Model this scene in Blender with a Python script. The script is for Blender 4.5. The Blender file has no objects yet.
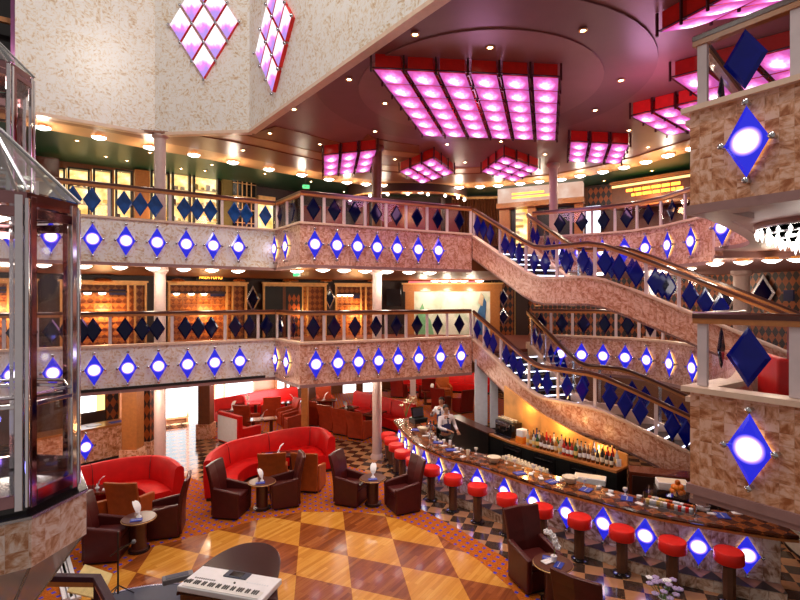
import bpy, math, random
from mathutils import Vector, Matrix
random.seed(7)
sc = bpy.context.scene
COL = sc.collection
PI = math.pi
K = 4.7/4.2          # plan units -> metres
EYE = 4.7
F = 508.0
# ---------------------------------------------------------------- measuring helpers
def G(px, py, z=0.0):
    Y = F*(EYE-z)/(py-300.0)
    return Vector(((px-400)/F*Y, Y, z))
def D(px, py, Y):
    return Vector(((px-400)/F*Y, Y, EYE+(300-py)/F*Y))
def zat(py, Y): return EYE+(300-py)/F*Y
def U(x, y): return Vector((x*K, y*K))
def cross_t(P, Q, px):
    s = (px-400)/F
    dx, dy = Q[0]-P[0], Q[1]-P[1]
    return (s*P[1]-P[0])/(dx-s*dy)
def on_line(P, Q, px):
    t = cross_t(P, Q, px)
    return Vector((P[0]+(Q[0]-P[0])*t, P[1]+(Q[1]-P[1])*t))
def catmull(pts, n=6):
    pts = [Vector(p) for p in pts]
    out = []
    for i in range(len(pts)-1):
        p0 = pts[i-1] if i > 0 else pts[i]*2-pts[i+1]
        p1, p2 = pts[i], pts[i+1]
        p3 = pts[i+2] if i+2 < len(pts) else pts[i+1]*2-pts[i]
        for k in range(n):
            t = k/n
            out.append(0.5*((2*p1)+(p2-p0)*t+(2*p0-5*p1+4*p2-p3)*t*t+(3*p1-p0-3*p2+p3)*t**3))
    out.append(pts[-1])
    return out
def path_at(pts, s):
    acc = 0
    for a, b in zip(pts, pts[1:]):
        L = (b-a).length
        if acc+L >= s: 
            t = (s-acc)/L if L else 0
            return a+(b-a)*t, (b-a).normalized()
        acc += L
    return pts[-1].copy(), (pts[-1]-pts[-2]).normalized()
def path_len(pts): return sum((b-a).length for a, b in zip(pts, pts[1:]))
# ---------------------------------------------------------------- mesh builder
class MB:
    def __init__(s): s.v = []; s.f = []; s.uv = []
    def add(s, vs, fs, uvs=None):
        b = len(s.v); s.v += [Vector(v) for v in vs]
        for i, f in enumerate(fs):
            s.f.append([b+k for k in f]); s.uv.append(uvs[i] if uvs else None)
        return s
    def box(s, c, sz, rz=0.0, rx=0.0, ry=0.0, taper=1.0):
        x, y, z = sz[0]/2, sz[1]/2, sz[2]/2
        vs = []
        for dz, t in ((-z, 1.0), (z, taper)):
            for dx, dy in ((-x, -y), (x, -y), (x, y), (-x, y)):
                vs.append(Vector((dx*t, dy*t, dz)))
        M = Matrix.Translation(Vector(c)) @ Matrix.Rotation(rz, 4, 'Z') @ Matrix.Rotation(ry, 4, 'Y') @ Matrix.Rotation(rx, 4, 'X')
        vs = [M @ v for v in vs]
        return s.add(vs, [(3, 2, 1, 0), (4, 5, 6, 7), (0, 1, 5, 4), (1, 2, 6, 5), (2, 3, 7, 6), (3, 0, 4, 7)])
    def bbox(s, x0, x1, y0, y1, z0, z1):
        return s.box(((x0+x1)/2, (y0+y1)/2, (z0+z1)/2), (abs(x1-x0), abs(y1-y0), abs(z1-z0)))
    def bar(s, a, b, w, h, up=(0, 0, 1)):
        a = Vector(a); b = Vector(b); d = (b-a).normalized(); up = Vector(up)
        r = d.cross(up)
        if r.length < 1e-4: r = d.cross(Vector((0, 1, 0)))
        r.normalize(); u = r.cross(d).normalized()
        vs = []
        for p in (a, b):
            for i, j in ((-1, -1), (1, -1), (1, 1), (-1, 1)):
                vs.append(p+r*(i*w/2)+u*(j*h/2))
        return s.add(vs, [(3, 2, 1, 0), (4, 5, 6, 7), (0, 1, 5, 4), (1, 2, 6, 5), (2, 3, 7, 6), (3, 0, 4, 7)])
    def prism(s, poly, z0, z1, top=None):
        n = len(poly)
        A = sum(poly[i][0]*poly[(i+1) % n][1]-poly[(i+1) % n][0]*poly[i][1] for i in range(n))
        if A < 0: poly = list(reversed(poly))
        vs = [(p[0], p[1], z0) for p in poly]+[(p[0], p[1], z1) for p in poly]
        fs = [list(range(n-1, -1, -1)), list(range(n, 2*n))]
        for i in range(n):
            j = (i+1) % n; fs.append([i, j, n+j, n+i])
        return s.add(vs, fs)
    def hexa(s, b, t):      # bottom quad b, top quad t (ccw seen from above)
        return s.add(list(b)+list(t), [(3, 2, 1, 0), (4, 5, 6, 7), (0, 1, 5, 4), (1, 2, 6, 5), (2, 3, 7, 6), (3, 0, 4, 7)])
    def lathe(s, prof, c=(0, 0, 0), seg=16, lobes=0, amp=0.0, M=None):
        c = Vector(c); vs = []; fs = []
        n = len(prof)
        for k in range(seg):
            a = 2*PI*k/seg
            m = 1+amp*math.cos(lobes*a) if lobes else 1
            for r, z in prof:
                v = Vector((r*m*math.cos(a), r*m*math.sin(a), z))
                if M: v = M @ v
                vs.append(c+v)
        for k in range(seg):
            k2 = (k+1) % seg
            for i in range(n-1):
                fs.append((k*n+i, k2*n+i, k2*n+i+1, k*n+i+1))
        b = len(vs)
        if prof[0][0] > 1e-5: fs.append([k*n for k in range(seg-1, -1, -1)])
        if prof[-1][0] > 1e-5: fs.append([k*n+n-1 for k in range(seg)])
        return s.add(vs, fs)
    def cyl(s, c, r, h, seg=16, r2=None):
        return s.lathe([(r, 0), (r if r2 is None else r2, h)], c, seg)
    def tube(s, path, r, seg=8):
        path = [Vector(p) for p in path]; vs = []; fs = []; n = len(path)
        rr = r if isinstance(r, (list, tuple)) else [r]*n
        prev = None
        for i, p in enumerate(path):
            d = (path[min(i+1, n-1)]-path[max(i-1, 0)]).normalized()
            ref = Vector((0, 0, 1)) if abs(d.z) < .9 else Vector((1, 0, 0))
            if prev is not None: ref = prev
            x = (ref-d*ref.dot(d)).normalized(); y = d.cross(x); prev = x
            for k in range(seg):
                a = 2*PI*k/seg; vs.append(p+(x*math.cos(a)+y*math.sin(a))*rr[i])
        for i in range(n-1):
            for k in range(seg):
                k2 = (k+1) % seg
                fs.append((i*seg+k, i*seg+k2, (i+1)*seg+k2, (i+1)*seg+k))
        fs.append(list(range(seg-1, -1, -1))); fs.append([(n-1)*seg+k for k in range(seg)])
        return s.add(vs, fs)
    def ball(s, c, r, seg=10, rings=6, M=None, sc_=(1, 1, 1)):
        prof = [(max(r*math.sin(PI*i/rings), 0.0)*1.0, -r*math.cos(PI*i/rings)) for i in range(rings+1)]
        c = Vector(c); vs = []; fs = []
        vs.append(Vector((0, 0, -r)))
        for i in range(1, rings):
            for k in range(seg):
                a = 2*PI*k/seg
                vs.append(Vector((prof[i][0]*math.cos(a), prof[i][0]*math.sin(a), prof[i][1])))
        vs.append(Vector((0, 0, r)))
        for k in range(seg): fs.append((0, 1+(k+1) % seg, 1+k))
        for i in range(rings-2):
            for k in range(seg):
                a = 1+i*seg+k; b = 1+i*seg+(k+1) % seg
                fs.append((a, b, b+seg, a+seg))
        L = len(vs)-1; o = 1+(rings-2)*seg
        for k in range(seg): fs.append((o+k, o+(k+1) % seg, L))
        vs = [Vector((v.x*sc_[0], v.y*sc_[1], v.z*sc_[2])) for v in vs]
        if M: vs = [M @ v for v in vs]
        return s.add([c+v for v in vs], fs)
    def sweep(s, path, prof, closed_prof=True, zoff=None, caps=True):
        # path: list of (x,y[,z]); prof: list of (d,z), d to the RIGHT of travel
        P = [Vector((p[0], p[1], p[2] if len(p) > 2 else 0)) for p in path]; n = len(P); m = len(prof)
        vs = []; us = []; u = 0
        pl = [0]
        for a, b in zip(prof, prof[1:]): pl.append(pl[-1]+math.hypot(b[0]-a[0], b[1]-a[1]))
        pl.append(pl[-1]+math.hypot(prof[0][0]-prof[-1][0], prof[0][1]-prof[-1][1]))
        for i, p in enumerate(P):
            if i: u += (Vector((p.x, p.y))-Vector((P[i-1].x, P[i-1].y))).length
            us.append(u)
            ns = []
            if i > 0: d = (P[i]-P[i-1]); ns.append(Vector((d.y, -d.x, 0)).normalized())
            if i < n-1: d = (P[i+1]-P[i]); ns.append(Vector((d.y, -d.x, 0)).normalized())
            nn = (ns[0]+ns[-1]).normalized(); c = max(nn.dot(ns[0]), .35)
            for d, z in prof: vs.append(p+nn*(d/c)+Vector((0, 0, z)))
        fs = []; uvs = []
        mm = m if closed_prof else m-1
        for i in range(n-1):
            for k in range(mm):
                k2 = (k+1) % m
                fs.append((i*m+k, i*m+k2, (i+1)*m+k2, (i+1)*m+k))
                uvs.append([(us[i], pl[k]), (us[i], pl[k+1]), (us[i+1], pl[k+1]), (us[i+1], pl[k])])
        if caps and closed_prof:
            fs.append(list(range(m-1, -1, -1))); uvs.append([(prof[k][0], prof[k][1]) for k in range(m-1, -1, -1)])
            fs.append([(n-1)*m+k for k in range(m)]); uvs.append([(prof[k][0], prof[k][1]) for k in range(m)])
        return s.add(vs, fs, uvs)
    def build(s, name, mat, parent=None, org=None, smooth=None, bevel=0.0, fix=False):
        if parent is not None and org is None and s_world[0]: org = wloc(parent)
        org = Vector(org) if org is not None else Vector((0, 0, 0))
        me = bpy.data.meshes.new(name)
        me.from_pydata([tuple(v-org) for v in s.v], [], s.f)
        uvl = me.uv_layers.new(name='UVMap')
        li = 0
        for p, u in zip(me.polygons, s.uv):
            if u:
                for k in range(p.loop_total): uvl.data[p.loop_start+k].uv = u[k]
            else:
                nrm = p.normal; ax, ay, az = abs(nrm.x), abs(nrm.y), abs(nrm.z)
                for k in range(p.loop_total):
                    v = s.v[me.loops[p.loop_start+k].vertex_index]
                    if az >= ax and az >= ay: q = (v.x, v.y)
                    else:
                        t = Vector((-nrm.y, nrm.x, 0))
                        if t.length > 1e-6: t.normalize()
                        q = (v.dot(t), v.z)
                    uvl.data[p.loop_start+k].uv = q
        if fix:
            import bmesh
            bm = bmesh.new(); bm.from_mesh(me); bmesh.ops.recalc_face_normals(bm, faces=bm.faces); bm.to_mesh(me); bm.free()
        me.materials.append(M_(mat))
        if smooth:
            for p in me.polygons: p.use_smooth = True
            me.set_sharp_from_angle(angle=math.radians(smooth))
        o = bpy.data.objects.new(name, me); COL.objects.link(o)
        if bevel:
            b = o.modifiers.new('Bevel', 'BEVEL'); b.width = bevel; b.segments = 2; b.limit_method = 'ANGLE'; b.angle_limit = math.radians(40)
        if parent is not None: o.parent = parent
        else: o.location = org
        return o
s_world = [True]      # meshes given in world coordinates unless inside a prototype
WL = {}
def wloc(o):
    v = Vector(o.location)
    while o.parent is not None:
        o = o.parent; v = v+Vector(o.location)
    return v
def M_(m): return MAT[m] if isinstance(m, str) else m
def tag(o, label=None, cat=None, group=None, kind=None):
    if label: o['label'] = label
    if cat: o['category'] = cat
    if group: o['group'] = group
    if kind: o['kind'] = kind
    return o
def thing(name, label, cat, loc=(0, 0, 0), rz=0.0, group=None):
    o = bpy.data.objects.new(name, None); COL.objects.link(o)
    o.empty_display_size = .1
    o.location = loc; o.rotation_euler = (0, 0, rz)
    return tag(o, label, cat, group)
def struct(mb, name, mat, **k):
    o = mb.build(name, mat, **k); o['kind'] = 'structure'; return o
def dup(root, loc, rz=0.0, label=None, group=None, scale=None):
    def cp(o, par):
        c = o.copy(); COL.objects.link(c)
        if par is not None: c.parent = par
        for ch in kids(o): cp(ch, c)
        return c
    r = cp(root, None); r.location = loc; r.rotation_euler = (0, 0, rz)
    if label: r['label'] = label
    if group: r['group'] = group
    if scale: r.scale = scale
    return r
KIDS = {}
def kids(o): return list(o.children)
class Proto:
    """first use moves the source itself, later uses copy it"""
    def __init__(s, root): s.root = root; s.used = False
    def put(s, loc, rz=0.0, label=None, group=None, scale=None):
        if not s.used:
            s.used = True; r = s.root
            r.location = loc; r.rotation_euler = (0, 0, rz)
            if label: r['label'] = label
            if group: r['group'] = group
            if scale: r.scale = scale
            return r
        return dup(s.root, loc, rz, label, group, scale)
ORDW = ['first', 'second', 'third', 'fourth', 'fifth', 'sixth', 'seventh', 'eighth', 'ninth', 'tenth', 'eleventh', 'twelfth', 'thirteenth', 'fourteenth', 'fifteenth', 'sixteenth', 'seventeenth', 'eighteenth', 'nineteenth', 'twentieth', 'twenty-first', 'twenty-second', 'twenty-third', 'twenty-fourth', 'twenty-fifth', 'twenty-sixth', 'twenty-seventh', 'twenty-eighth', 'twenty-ninth', 'thirtieth', 'thirty-first', 'thirty-second']
def nth(i, n):
    if n == 1: return 'only'
    if i == 0: return 'leftmost'
    if i == n-1: return 'rightmost'
    if i <= n//2: return ORDW[i]+' from left'
    return ORDW[n-1-i]+' from right'
def thing_at(P, Q, z): pass
# ---------------------------------------------------------------- materials
MAT = {}
class NT:
    def __init__(s, name):
        s.m = bpy.data.materials.new(name); s.m.use_nodes = True; s.t = s.m.node_tree
        s.t.nodes.clear(); s.out = s.t.nodes.new('ShaderNodeOutputMaterial'); MAT[name] = s.m
    def n(s, t, **kw):
        nd = s.t.nodes.new('ShaderNode'+t)
        for k, v in kw.items():
            if hasattr(nd, k) and k not in ('color', 'inputs'): setattr(nd, k, v)
            else: nd.inputs[k].default_value = v
        return nd
    def l(s, a, b): s.t.links.new(a, b)
    def math(s, op, a, b=None, c=None):
        nd = s.t.nodes.new('ShaderNodeMath'); nd.operation = op
        for i, x in enumerate((a, b, c)):
            if x is None: continue
            if isinstance(x, (int, float)): nd.inputs[i].default_value = x
            else: s.l(x, nd.inputs[i])
        return nd.outputs[0]
    def vm(s, op, a, b=None, scale=None):
        nd = s.t.nodes.new('ShaderNodeVectorMath'); nd.operation = op
        for i, x in enumerate((a, b)):
            if x is None: continue
            if isinstance(x, (tuple, list)): nd.inputs[i].default_value = x
            else: s.l(x, nd.inputs[i])
        if scale is not None:
            if isinstance(scale, (int, float)): nd.inputs['Scale'].default_value = scale
            else: s.l(scale, nd.inputs['Scale'])
        return nd
    def ramp(s, fac, stops, interp='LINEAR'):
        r = s.t.nodes.new('ShaderNodeValToRGB'); r.color_ramp.interpolation = interp
        e = r.color_ramp.elements
        while len(e) < len(stops): e.new(.5)
        for el, (p, c) in zip(e, stops): el.position = p; el.color = (*c, 1)
        s.l(fac, r.inputs[0]); return r.outputs[0]
    def mix(s, fac, a, b):
        m = s.t.nodes.new('ShaderNodeMix'); m.data_type = 'RGBA'
        for i, x in ((0, fac), (6, a), (7, b)):
            if isinstance(x, (int, float)): m.inputs[i].default_value = x
            elif isinstance(x, tuple): m.inputs[i].default_value = (*x, 1)
            else: s.l(x, m.inputs[i])
        return m.outputs[2]
    def bsdf(s, col, rough=.5, metal=0.0, spec=.5, coat=0.0, bump=None, bs=.2, bd=.01, sheen=0):
        b = s.t.nodes.new('ShaderNodeBsdfPrincipled')
        if isinstance(col, tuple): b.inputs['Base Color'].default_value = (*col, 1)
        else: s.l(col, b.inputs['Base Color'])
        if isinstance(rough, (int, float)): b.inputs['Roughness'].default_value = rough
        else: s.l(rough, b.inputs['Roughness'])
        b.inputs['Metallic'].default_value = metal
        b.inputs['Specular IOR Level'].default_value = spec
        b.inputs['Coat Weight'].default_value = coat
        if bump is not None:
            bp = s.t.nodes.new('ShaderNodeBump'); bp.inputs['Strength'].default_value = bs; bp.inputs['Distance'].default_value = bd
            s.l(bump, bp.inputs['Height']); s.l(bp.outputs[0], b.inputs['Normal'])
        s.l(b.outputs[0], s.out.inputs[0]); return b
    def uv(s): return s.t.nodes.new('ShaderNodeTexCoord').outputs['UV']
    def obj(s): return s.t.nodes.new('ShaderNodeTexCoord').outputs['Object']
def simple(name, col, rough=.5, metal=0.0, spec=.5, coat=0.0, var=.06, scale=8.0, bs=0.0):
    t = NT(name); nz = t.n('TexNoise'); nz.inputs['Scale'].default_value = scale; nz.inputs['Detail'].default_value = 3
    t.l(t.uv(), nz.inputs['Vector'])
    a = tuple(max(c*(1-var*2), 0) for c in col); b = tuple(min(c*(1+var*2), 1) for c in col)
    c = t.ramp(nz.outputs[0], [(.3, a), (.7, b)])
    t.bsdf(c, rough, metal, spec, coat, bump=nz.outputs[0] if bs else None, bs=bs)
def emit(name, col, strength):
    t = NT(name); e = t.n('Emission'); e.inputs[0].default_value = (*col, 1); e.inputs[1].default_value = strength
    t.l(e.outputs[0], t.out.inputs[0])
def stone(name, tile=.26, c0=(.33, .14, .06), c1=(.62, .38, .22), c2=(.86, .74, .64), lo=.40, mid=.50, hi=.60, mort=(.45, .33, .25), rough=.3, sc_=7.0):
    t = NT(name); uv = t.uv()
    sc = t.vm('SCALE', uv, scale=1/tile).outputs[0]
    fl = t.vm('FLOOR', sc).outputs[0]; fr = t.vm('FRACTION', sc).outputs[0]
    wn = t.n('TexWhiteNoise', noise_dimensions='3D'); t.l(fl, wn.inputs[0])
    rnd = wn.outputs[0]
    vr = t.n('VectorRotate', rotation_type='Z_AXIS'); t.l(uv, vr.inputs['Vector']); t.l(t.math('MULTIPLY', rnd, 6.28), vr.inputs['Angle'])
    off = t.vm('MULTIPLY', wn.outputs[1], (17, 23, 31)).outputs[0]
    p = t.vm('ADD', t.vm('MULTIPLY', vr.outputs[0], (1, 1.9, 1)).outputs[0], off).outputs[0]
    nz = t.n('TexNoise'); nz.inputs['Scale'].default_value = sc_; nz.inputs['Detail'].default_value = 5; nz.inputs['Roughness'].default_value = .62; nz.inputs['Distortion'].default_value = .35
    t.l(p, nz.inputs['Vector'])
    v = t.math('ADD', nz.outputs[0], t.math('MULTIPLY', t.math('SUBTRACT', rnd, .5), .10))
    col = t.ramp(v, [(lo, c0), (mid, c1), (hi, c2)])
    sx = t.n('SeparateXYZ'); t.l(fr, sx.inputs[0])
    ex = t.math('LESS_THAN', sx.outputs[0], .018); ey = t.math('LESS_THAN', sx.outputs[1], .018)
    col = t.mix(t.math('MULTIPLY', t.math('MAXIMUM', ex, ey), .75), col, mort)
    t.bsdf(col, rough, spec=.5)
def diamonds(name, a, b, w, h, rough=.5, lit=0.0):
    t = NT(name); uv = t.uv(); sx = t.n('SeparateXYZ'); t.l(uv, sx.inputs[0])
    u = t.math('DIVIDE', sx.outputs[0], w); v = t.math('DIVIDE', sx.outputs[1], h)
    p = t.math('ADD', t.math('FLOOR', t.math('ADD', u, v)), t.math('FLOOR', t.math('SUBTRACT', u, v)))
    k = t.math('MODULO', t.math('ABSOLUTE', p), 2.0)
    nz = t.n('TexNoise'); nz.inputs['Scale'].default_value = 14; t.l(uv, nz.inputs['Vector'])
    col = t.mix(t.math('GREATER_THAN', k, .5), a, b)
    col = t.mix(t.math('MULTIPLY', nz.outputs[0], .35), col, (.02, .01, .01))
    t.bsdf(col, rough)
def checker(name, a, b, s, ang, rough=.18, skew=None):
    t = NT(name); vr = t.n('VectorRotate', rotation_type='Z_AXIS'); t.l(t.uv(), vr.inputs['Vector']); vr.inputs['Angle'].default_value = ang
    sx = t.n('SeparateXYZ'); t.l(vr.outputs[0], sx.inputs[0])
    p = t.math('ADD', t.math('FLOOR', t.math('DIVIDE', sx.outputs[0], s)), t.math('FLOOR', t.math('DIVIDE', sx.outputs[1], s)))
    k = t.math('GREATER_THAN', t.math('MODULO', t.math('ABSOLUTE', p), 2.0), .5)
    nz = t.n('TexNoise'); nz.inputs['Scale'].default_value = 9; nz.inputs['Detail'].default_value = 4; t.l(t.uv(), nz.inputs['Vector'])
    col = t.mix(k, a, b)
    col = t.mix(t.math('MULTIPLY', nz.outputs[0], .4), col, tuple(c*.5 for c in b))
    t.bsdf(col, rough)
def glassmat(name, tint=(1, 1, 1), refl=.08, rough=.02, trans=.92):
    t = NT(name); tr = t.n('BsdfTransparent'); tr.inputs[0].default_value = (*tint, 1)
    gl = t.n('BsdfGlossy'); gl.inputs['Roughness'].default_value = rough
    fz = t.n('LayerWeight'); fz.inputs[0].default_value = .25
    fac = t.math('ADD', t.math('MULTIPLY', fz.outputs['Fresnel'], .10), refl)
    mx = t.n('MixShader'); t.l(fac, mx.inputs[0]); t.l(tr.outputs[0], mx.inputs[1]); t.l(gl.outputs[0], mx.inputs[2])
    t.l(mx.outputs[0], t.out.inputs[0])

stone('pale_marble', tile=.20, c0=(.62, .43, .26), c1=(.82, .71, .57), c2=(.90, .87, .84), lo=.33, mid=.43, hi=.53, mort=(.80, .74, .68), sc_=10)
stone('warm_lit_fine_marble', tile=.15, c0=(.48, .16, .08), c1=(.70, .36, .23), c2=(.88, .60, .48), lo=.35, mid=.47, hi=.60, mort=(.42, .25, .20), sc_=9)  # same fascia stone, middle and right: pinkish orange light put into its colours
stone('warm_lit_marble', tile=.125, c0=(.36, .11, .035), c1=(.66, .31, .16), c2=(.84, .53, .39), lo=.35, mid=.47, hi=.58, mort=(.56, .34, .24), sc_=6)  # near parapet stone, warm orange light put into its colours
stone('bar_marble', tile=.24, c0=(.26, .13, .07), c1=(.58, .40, .28), c2=(.82, .71, .61), lo=.36, mid=.47, hi=.60, mort=(.25, .19, .16))
simple('mahogany', (.13, .028, .014), .16, coat=.4, scale=20)
simple('rail_wood', (.075, .018, .010), .28, coat=.15, scale=20)
simple('amber_wood', (.46, .17, .045), .28, coat=.2, scale=12)
simple('dark_wood', (.032, .011, .008), .38, scale=10)
simple('brown_wood', (.17, .052, .018), .38, scale=10)
simple('gold_trim', (.80, .47, .17), .3, metal=.35)
simple('cream_cap', (.80, .58, .44), .35, var=.03)
simple('post_white', (.66, .56, .58), .35, var=.02)
simple('column_white', (.62, .46, .42), .4, var=.03)
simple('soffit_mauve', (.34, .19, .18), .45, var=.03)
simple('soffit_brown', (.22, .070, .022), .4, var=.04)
simple('deck_carpet', (.22, .05, .03), .8)
simple('ceiling_mauve', (.29, .125, .125), .4, var=.03, scale=2)
simple('ceiling_dark', (.215, .085, .090), .38, var=.03, scale=2)
simple('ceiling_brown', (.26, .085, .032), .38, var=.03, scale=2)
simple('ceiling_tan', (.52, .27, .11), .4, var=.03, scale=2)
simple('ceiling_green', (.014, .085, .045), .35, var=.04, scale=2)
simple('navy_glass', (.001, .002, .035), .05, spec=.35, var=.05)
simple('blue_glass', (.002, .006, .20), .06, spec=.35, var=.05)
simple('steel', (.55, .55, .58), .22, metal=1.0, var=.02)
simple('chrome', (.80, .78, .82), .08, metal=1.0, var=.02)
simple('bronze_mirror', (.36, .19, .20), .06, metal=1.0, var=.05)
simple('violet_metal', (.30, .10, .24), .18, metal=.7, var=.04)
simple('black', (.008, .008, .009), .35)
simple('black_gloss', (.010, .008, .009), .1, coat=.4)
simple('red_leather', (.66, .006, .006), .5, spec=.25, var=.04, scale=5)
simple('red_vinyl', (.78, .014, .008), .45, var=.04)
simple('brown_leather', (.070, .009, .008), .34, spec=.35, var=.08, scale=6)
simple('tan_leather', (.40, .085, .016), .42, spec=.3, var=.08, scale=6)
simple('rust_leather', (.38, .045, .014), .42, spec=.3, var=.08, scale=6)
simple('red_box', (.75, .016, .012), .35, var=.04)
simple('white', (.91, .92, .96), .45, var=.02)
simple('cream', (.80, .72, .55), .5, var=.03)
simple('pale_yellow', (.86, .62, .20), .5, var=.04)
simple('blue_cloth', (.010, .045, .42), .5)
simple('navy', (.015, .018, .10), .5)
simple('skin', (.42, .20, .12), .5, var=.03)
simple('hair', (.012, .009, .008), .5)
simple('green_leaf', (.16, .26, .06), .5, var=.15)
simple('petal', (.85, .82, .60), .5)
simple('orange_fruit', (.80, .22, .012), .4)
simple('stage_blue', (.020, .030, .065), .35)
simple('grey', (.16, .16, .18), .45)
diamonds('harlequin', (.44, .10, .016), (.022, .009, .009), .20, .36, .4)
diamonds('lattice', (.72, .26, .05), (.34, .09, .022), .22, .26, .4)
checker('checker_floor', (.010, .010, .012), (.48, .24, .11), .30, math.radians(20), rough=.12)
glassmat('clear_glass', (.99, .99, .995), .012)
glassmat('cabin_glass', (.99, .985, .995), .03)
glassmat('roof_glass', (.80, .86, .84), .28, rough=.08)
emit('warm_white', (1.0, .92, .82), 8.0)
emit('spot_white', (1.0, .80, .52), 30.0)
emit('led_white', (.75, .78, 1.0), 2.6)
emit('sky_glow', (.95, .97, 1.0), 2.6)
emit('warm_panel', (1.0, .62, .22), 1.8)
emit('amber_neon', (1.0, .30, .03), 5.0)
emit('red_neon', (1.0, .06, .10), 3.0)
emit('green_sign', (.10, .9, .25), 1.5)
emit('screen_white', (.85, .85, 1.0), 1.8)
emit('crystal_lit', (1.0, .93, .86), 3.5)
def carpet():
    t = NT('dot_carpet'); vr = t.n('VectorRotate', rotation_type='Z_AXIS'); t.l(t.uv(), vr.inputs['Vector']); vr.inputs['Angle'].default_value = .6
    s = t.vm('SCALE', vr.outputs[0], scale=1/.175).outputs[0]
    f = t.vm('SUBTRACT', t.vm('FRACTION', s).outputs[0], (.5, .5, .5)).outputs[0]
    sx = t.n('SeparateXYZ'); t.l(f, sx.inputs[0])
    d = t.math('MAXIMUM', t.math('ABSOLUTE', sx.outputs[0]), t.math('ABSOLUTE', sx.outputs[1]))
    nz = t.n('TexNoise'); nz.inputs['Scale'].default_value = 30; nz.inputs['Detail'].default_value = 3; t.l(t.uv(), nz.inputs['Vector'])
    base = t.ramp(nz.outputs[0], [(.3, (.33, .065, .006)), (.7, (.57, .16, .016))])
    col = t.mix(t.math('LESS_THAN', d, .17), base, (.05, .05, .50))
    t.bsdf(col, .9, spec=.1)
carpet()
def dance():
    t = NT('dance_floor'); sx = t.n('SeparateXYZ'); t.l(t.uv(), sx.inputs[0])
    P0 = G(345, 531); a = (G(444, 549)-G(345, 531))/2; b = G(459, 579)-G(444, 549)
    L = (a.length+b.length)/2
    ang = math.atan2(a.y, a.x); 
    angb = math.atan2(b.y, b.x)
    a = Vector((math.cos(ang), math.sin(ang)))*L; b = Vector((math.cos(angb), math.sin(angb)))*L
    det = a.x*b.y-a.y*b.x
    x = t.math('SUBTRACT', sx.outputs[0], P0.x); y = t.math('SUBTRACT', sx.outputs[1], P0.y)
    p = t.math('SUBTRACT', t.math('MULTIPLY', x, b.y/det), t.math('MULTIPLY', y, b.x/det))
    q = t.math('SUBTRACT', t.math('MULTIPLY', y, a.x/det), t.math('MULTIPLY', x, a.y/det))
    k = t.math('GREATER_THAN', t.math('MODULO', t.math('ABSOLUTE', t.math('ADD', t.math('FLOOR', p), t.math('FLOOR', q))), 2.0), .5)
    # planks
    vr = t.n('VectorRotate', rotation_type='Z_AXIS'); t.l(t.uv(), vr.inputs['Vector']); vr.inputs['Angle'].default_value = -1.0
    br = t.n('TexBrick'); br.inputs['Scale'].default_value = 1; br.inputs['Brick Width'].default_value = .8; br.inputs['Row Height'].default_value = .075
    br.inputs['Mortar Size'].default_value = .002; br.inputs['Color1'].default_value = (0, 0, 0, 1); br.inputs['Color2'].default_value = (1, 1, 1, 1); br.inputs['Mortar'].default_value = (0, 0, 0, 1)
    t.l(vr.outputs[0], br.inputs['Vector'])
    st = t.vm('MULTIPLY', vr.outputs[0], (1.5, 16, 1)).outputs[0]
    nz = t.n('TexNoise'); nz.inputs['Scale'].default_value = 2; nz.inputs['Detail'].default_value = 4; t.l(st, nz.inputs['Vector'])
    g = t.math('ADD', t.math('MULTIPLY', br.outputs[0], .45), t.math('MULTIPLY', nz.outputs[0], .55))
    red = t.ramp(g, [(.2, (.17, .038, .009)), (.55, (.31, .08, .016)), (.85, (.44, .15, .035))])
    yel = t.ramp(g, [(.2, (.54, .21, .025)), (.55, (.68, .31, .045)), (.85, (.78, .42, .085))])
    t.bsdf(t.mix(k, yel, red), .22, coat=.15)
dance()
def lampmat(name, inner, mid, outer, r0, r1, s_in, s_out, sx_=1.0, sz_=1.0, plane='XZ'):
    t = NT(name); s = t.n('SeparateXYZ'); t.l(t.obj(), s.inputs[0])
    x = t.math('MULTIPLY', s.outputs[0], sx_); z = t.math('MULTIPLY', s.outputs[2 if plane == 'XZ' else 1], sz_)
    d = t.math('SQRT', t.math('ADD', t.math('MULTIPLY', x, x), t.math('MULTIPLY', z, z)))
    c = t.ramp(d, [(0, inner), (r0, inner), ((r0+r1)/2, mid), (r1, outer)])
    st = t.n('MapRange'); t.l(d, st.inputs[0]); st.inputs[1].default_value = r0; st.inputs[2].default_value = r1; st.inputs[3].default_value = s_in; st.inputs[4].default_value = s_out
    e = t.n('Emission'); t.l(c, e.inputs[0]); t.l(st.outputs[0], e.inputs[1])
    gl = t.n('BsdfGlossy'); gl.inputs['Roughness'].default_value = .1; gl.inputs[0].default_value = (.05, .05, .06, 1)
    ad = t.n('AddShader'); t.l(e.outputs[0], ad.inputs[0]); t.l(gl.outputs[0], ad.inputs[1]); t.l(ad.outputs[0], t.out.inputs[0])
lampmat('diamond_glow', (1, .95, 1), (.36, .20, 1), (.022, .026, .80), .085, .155, 4.2, .72)
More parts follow.
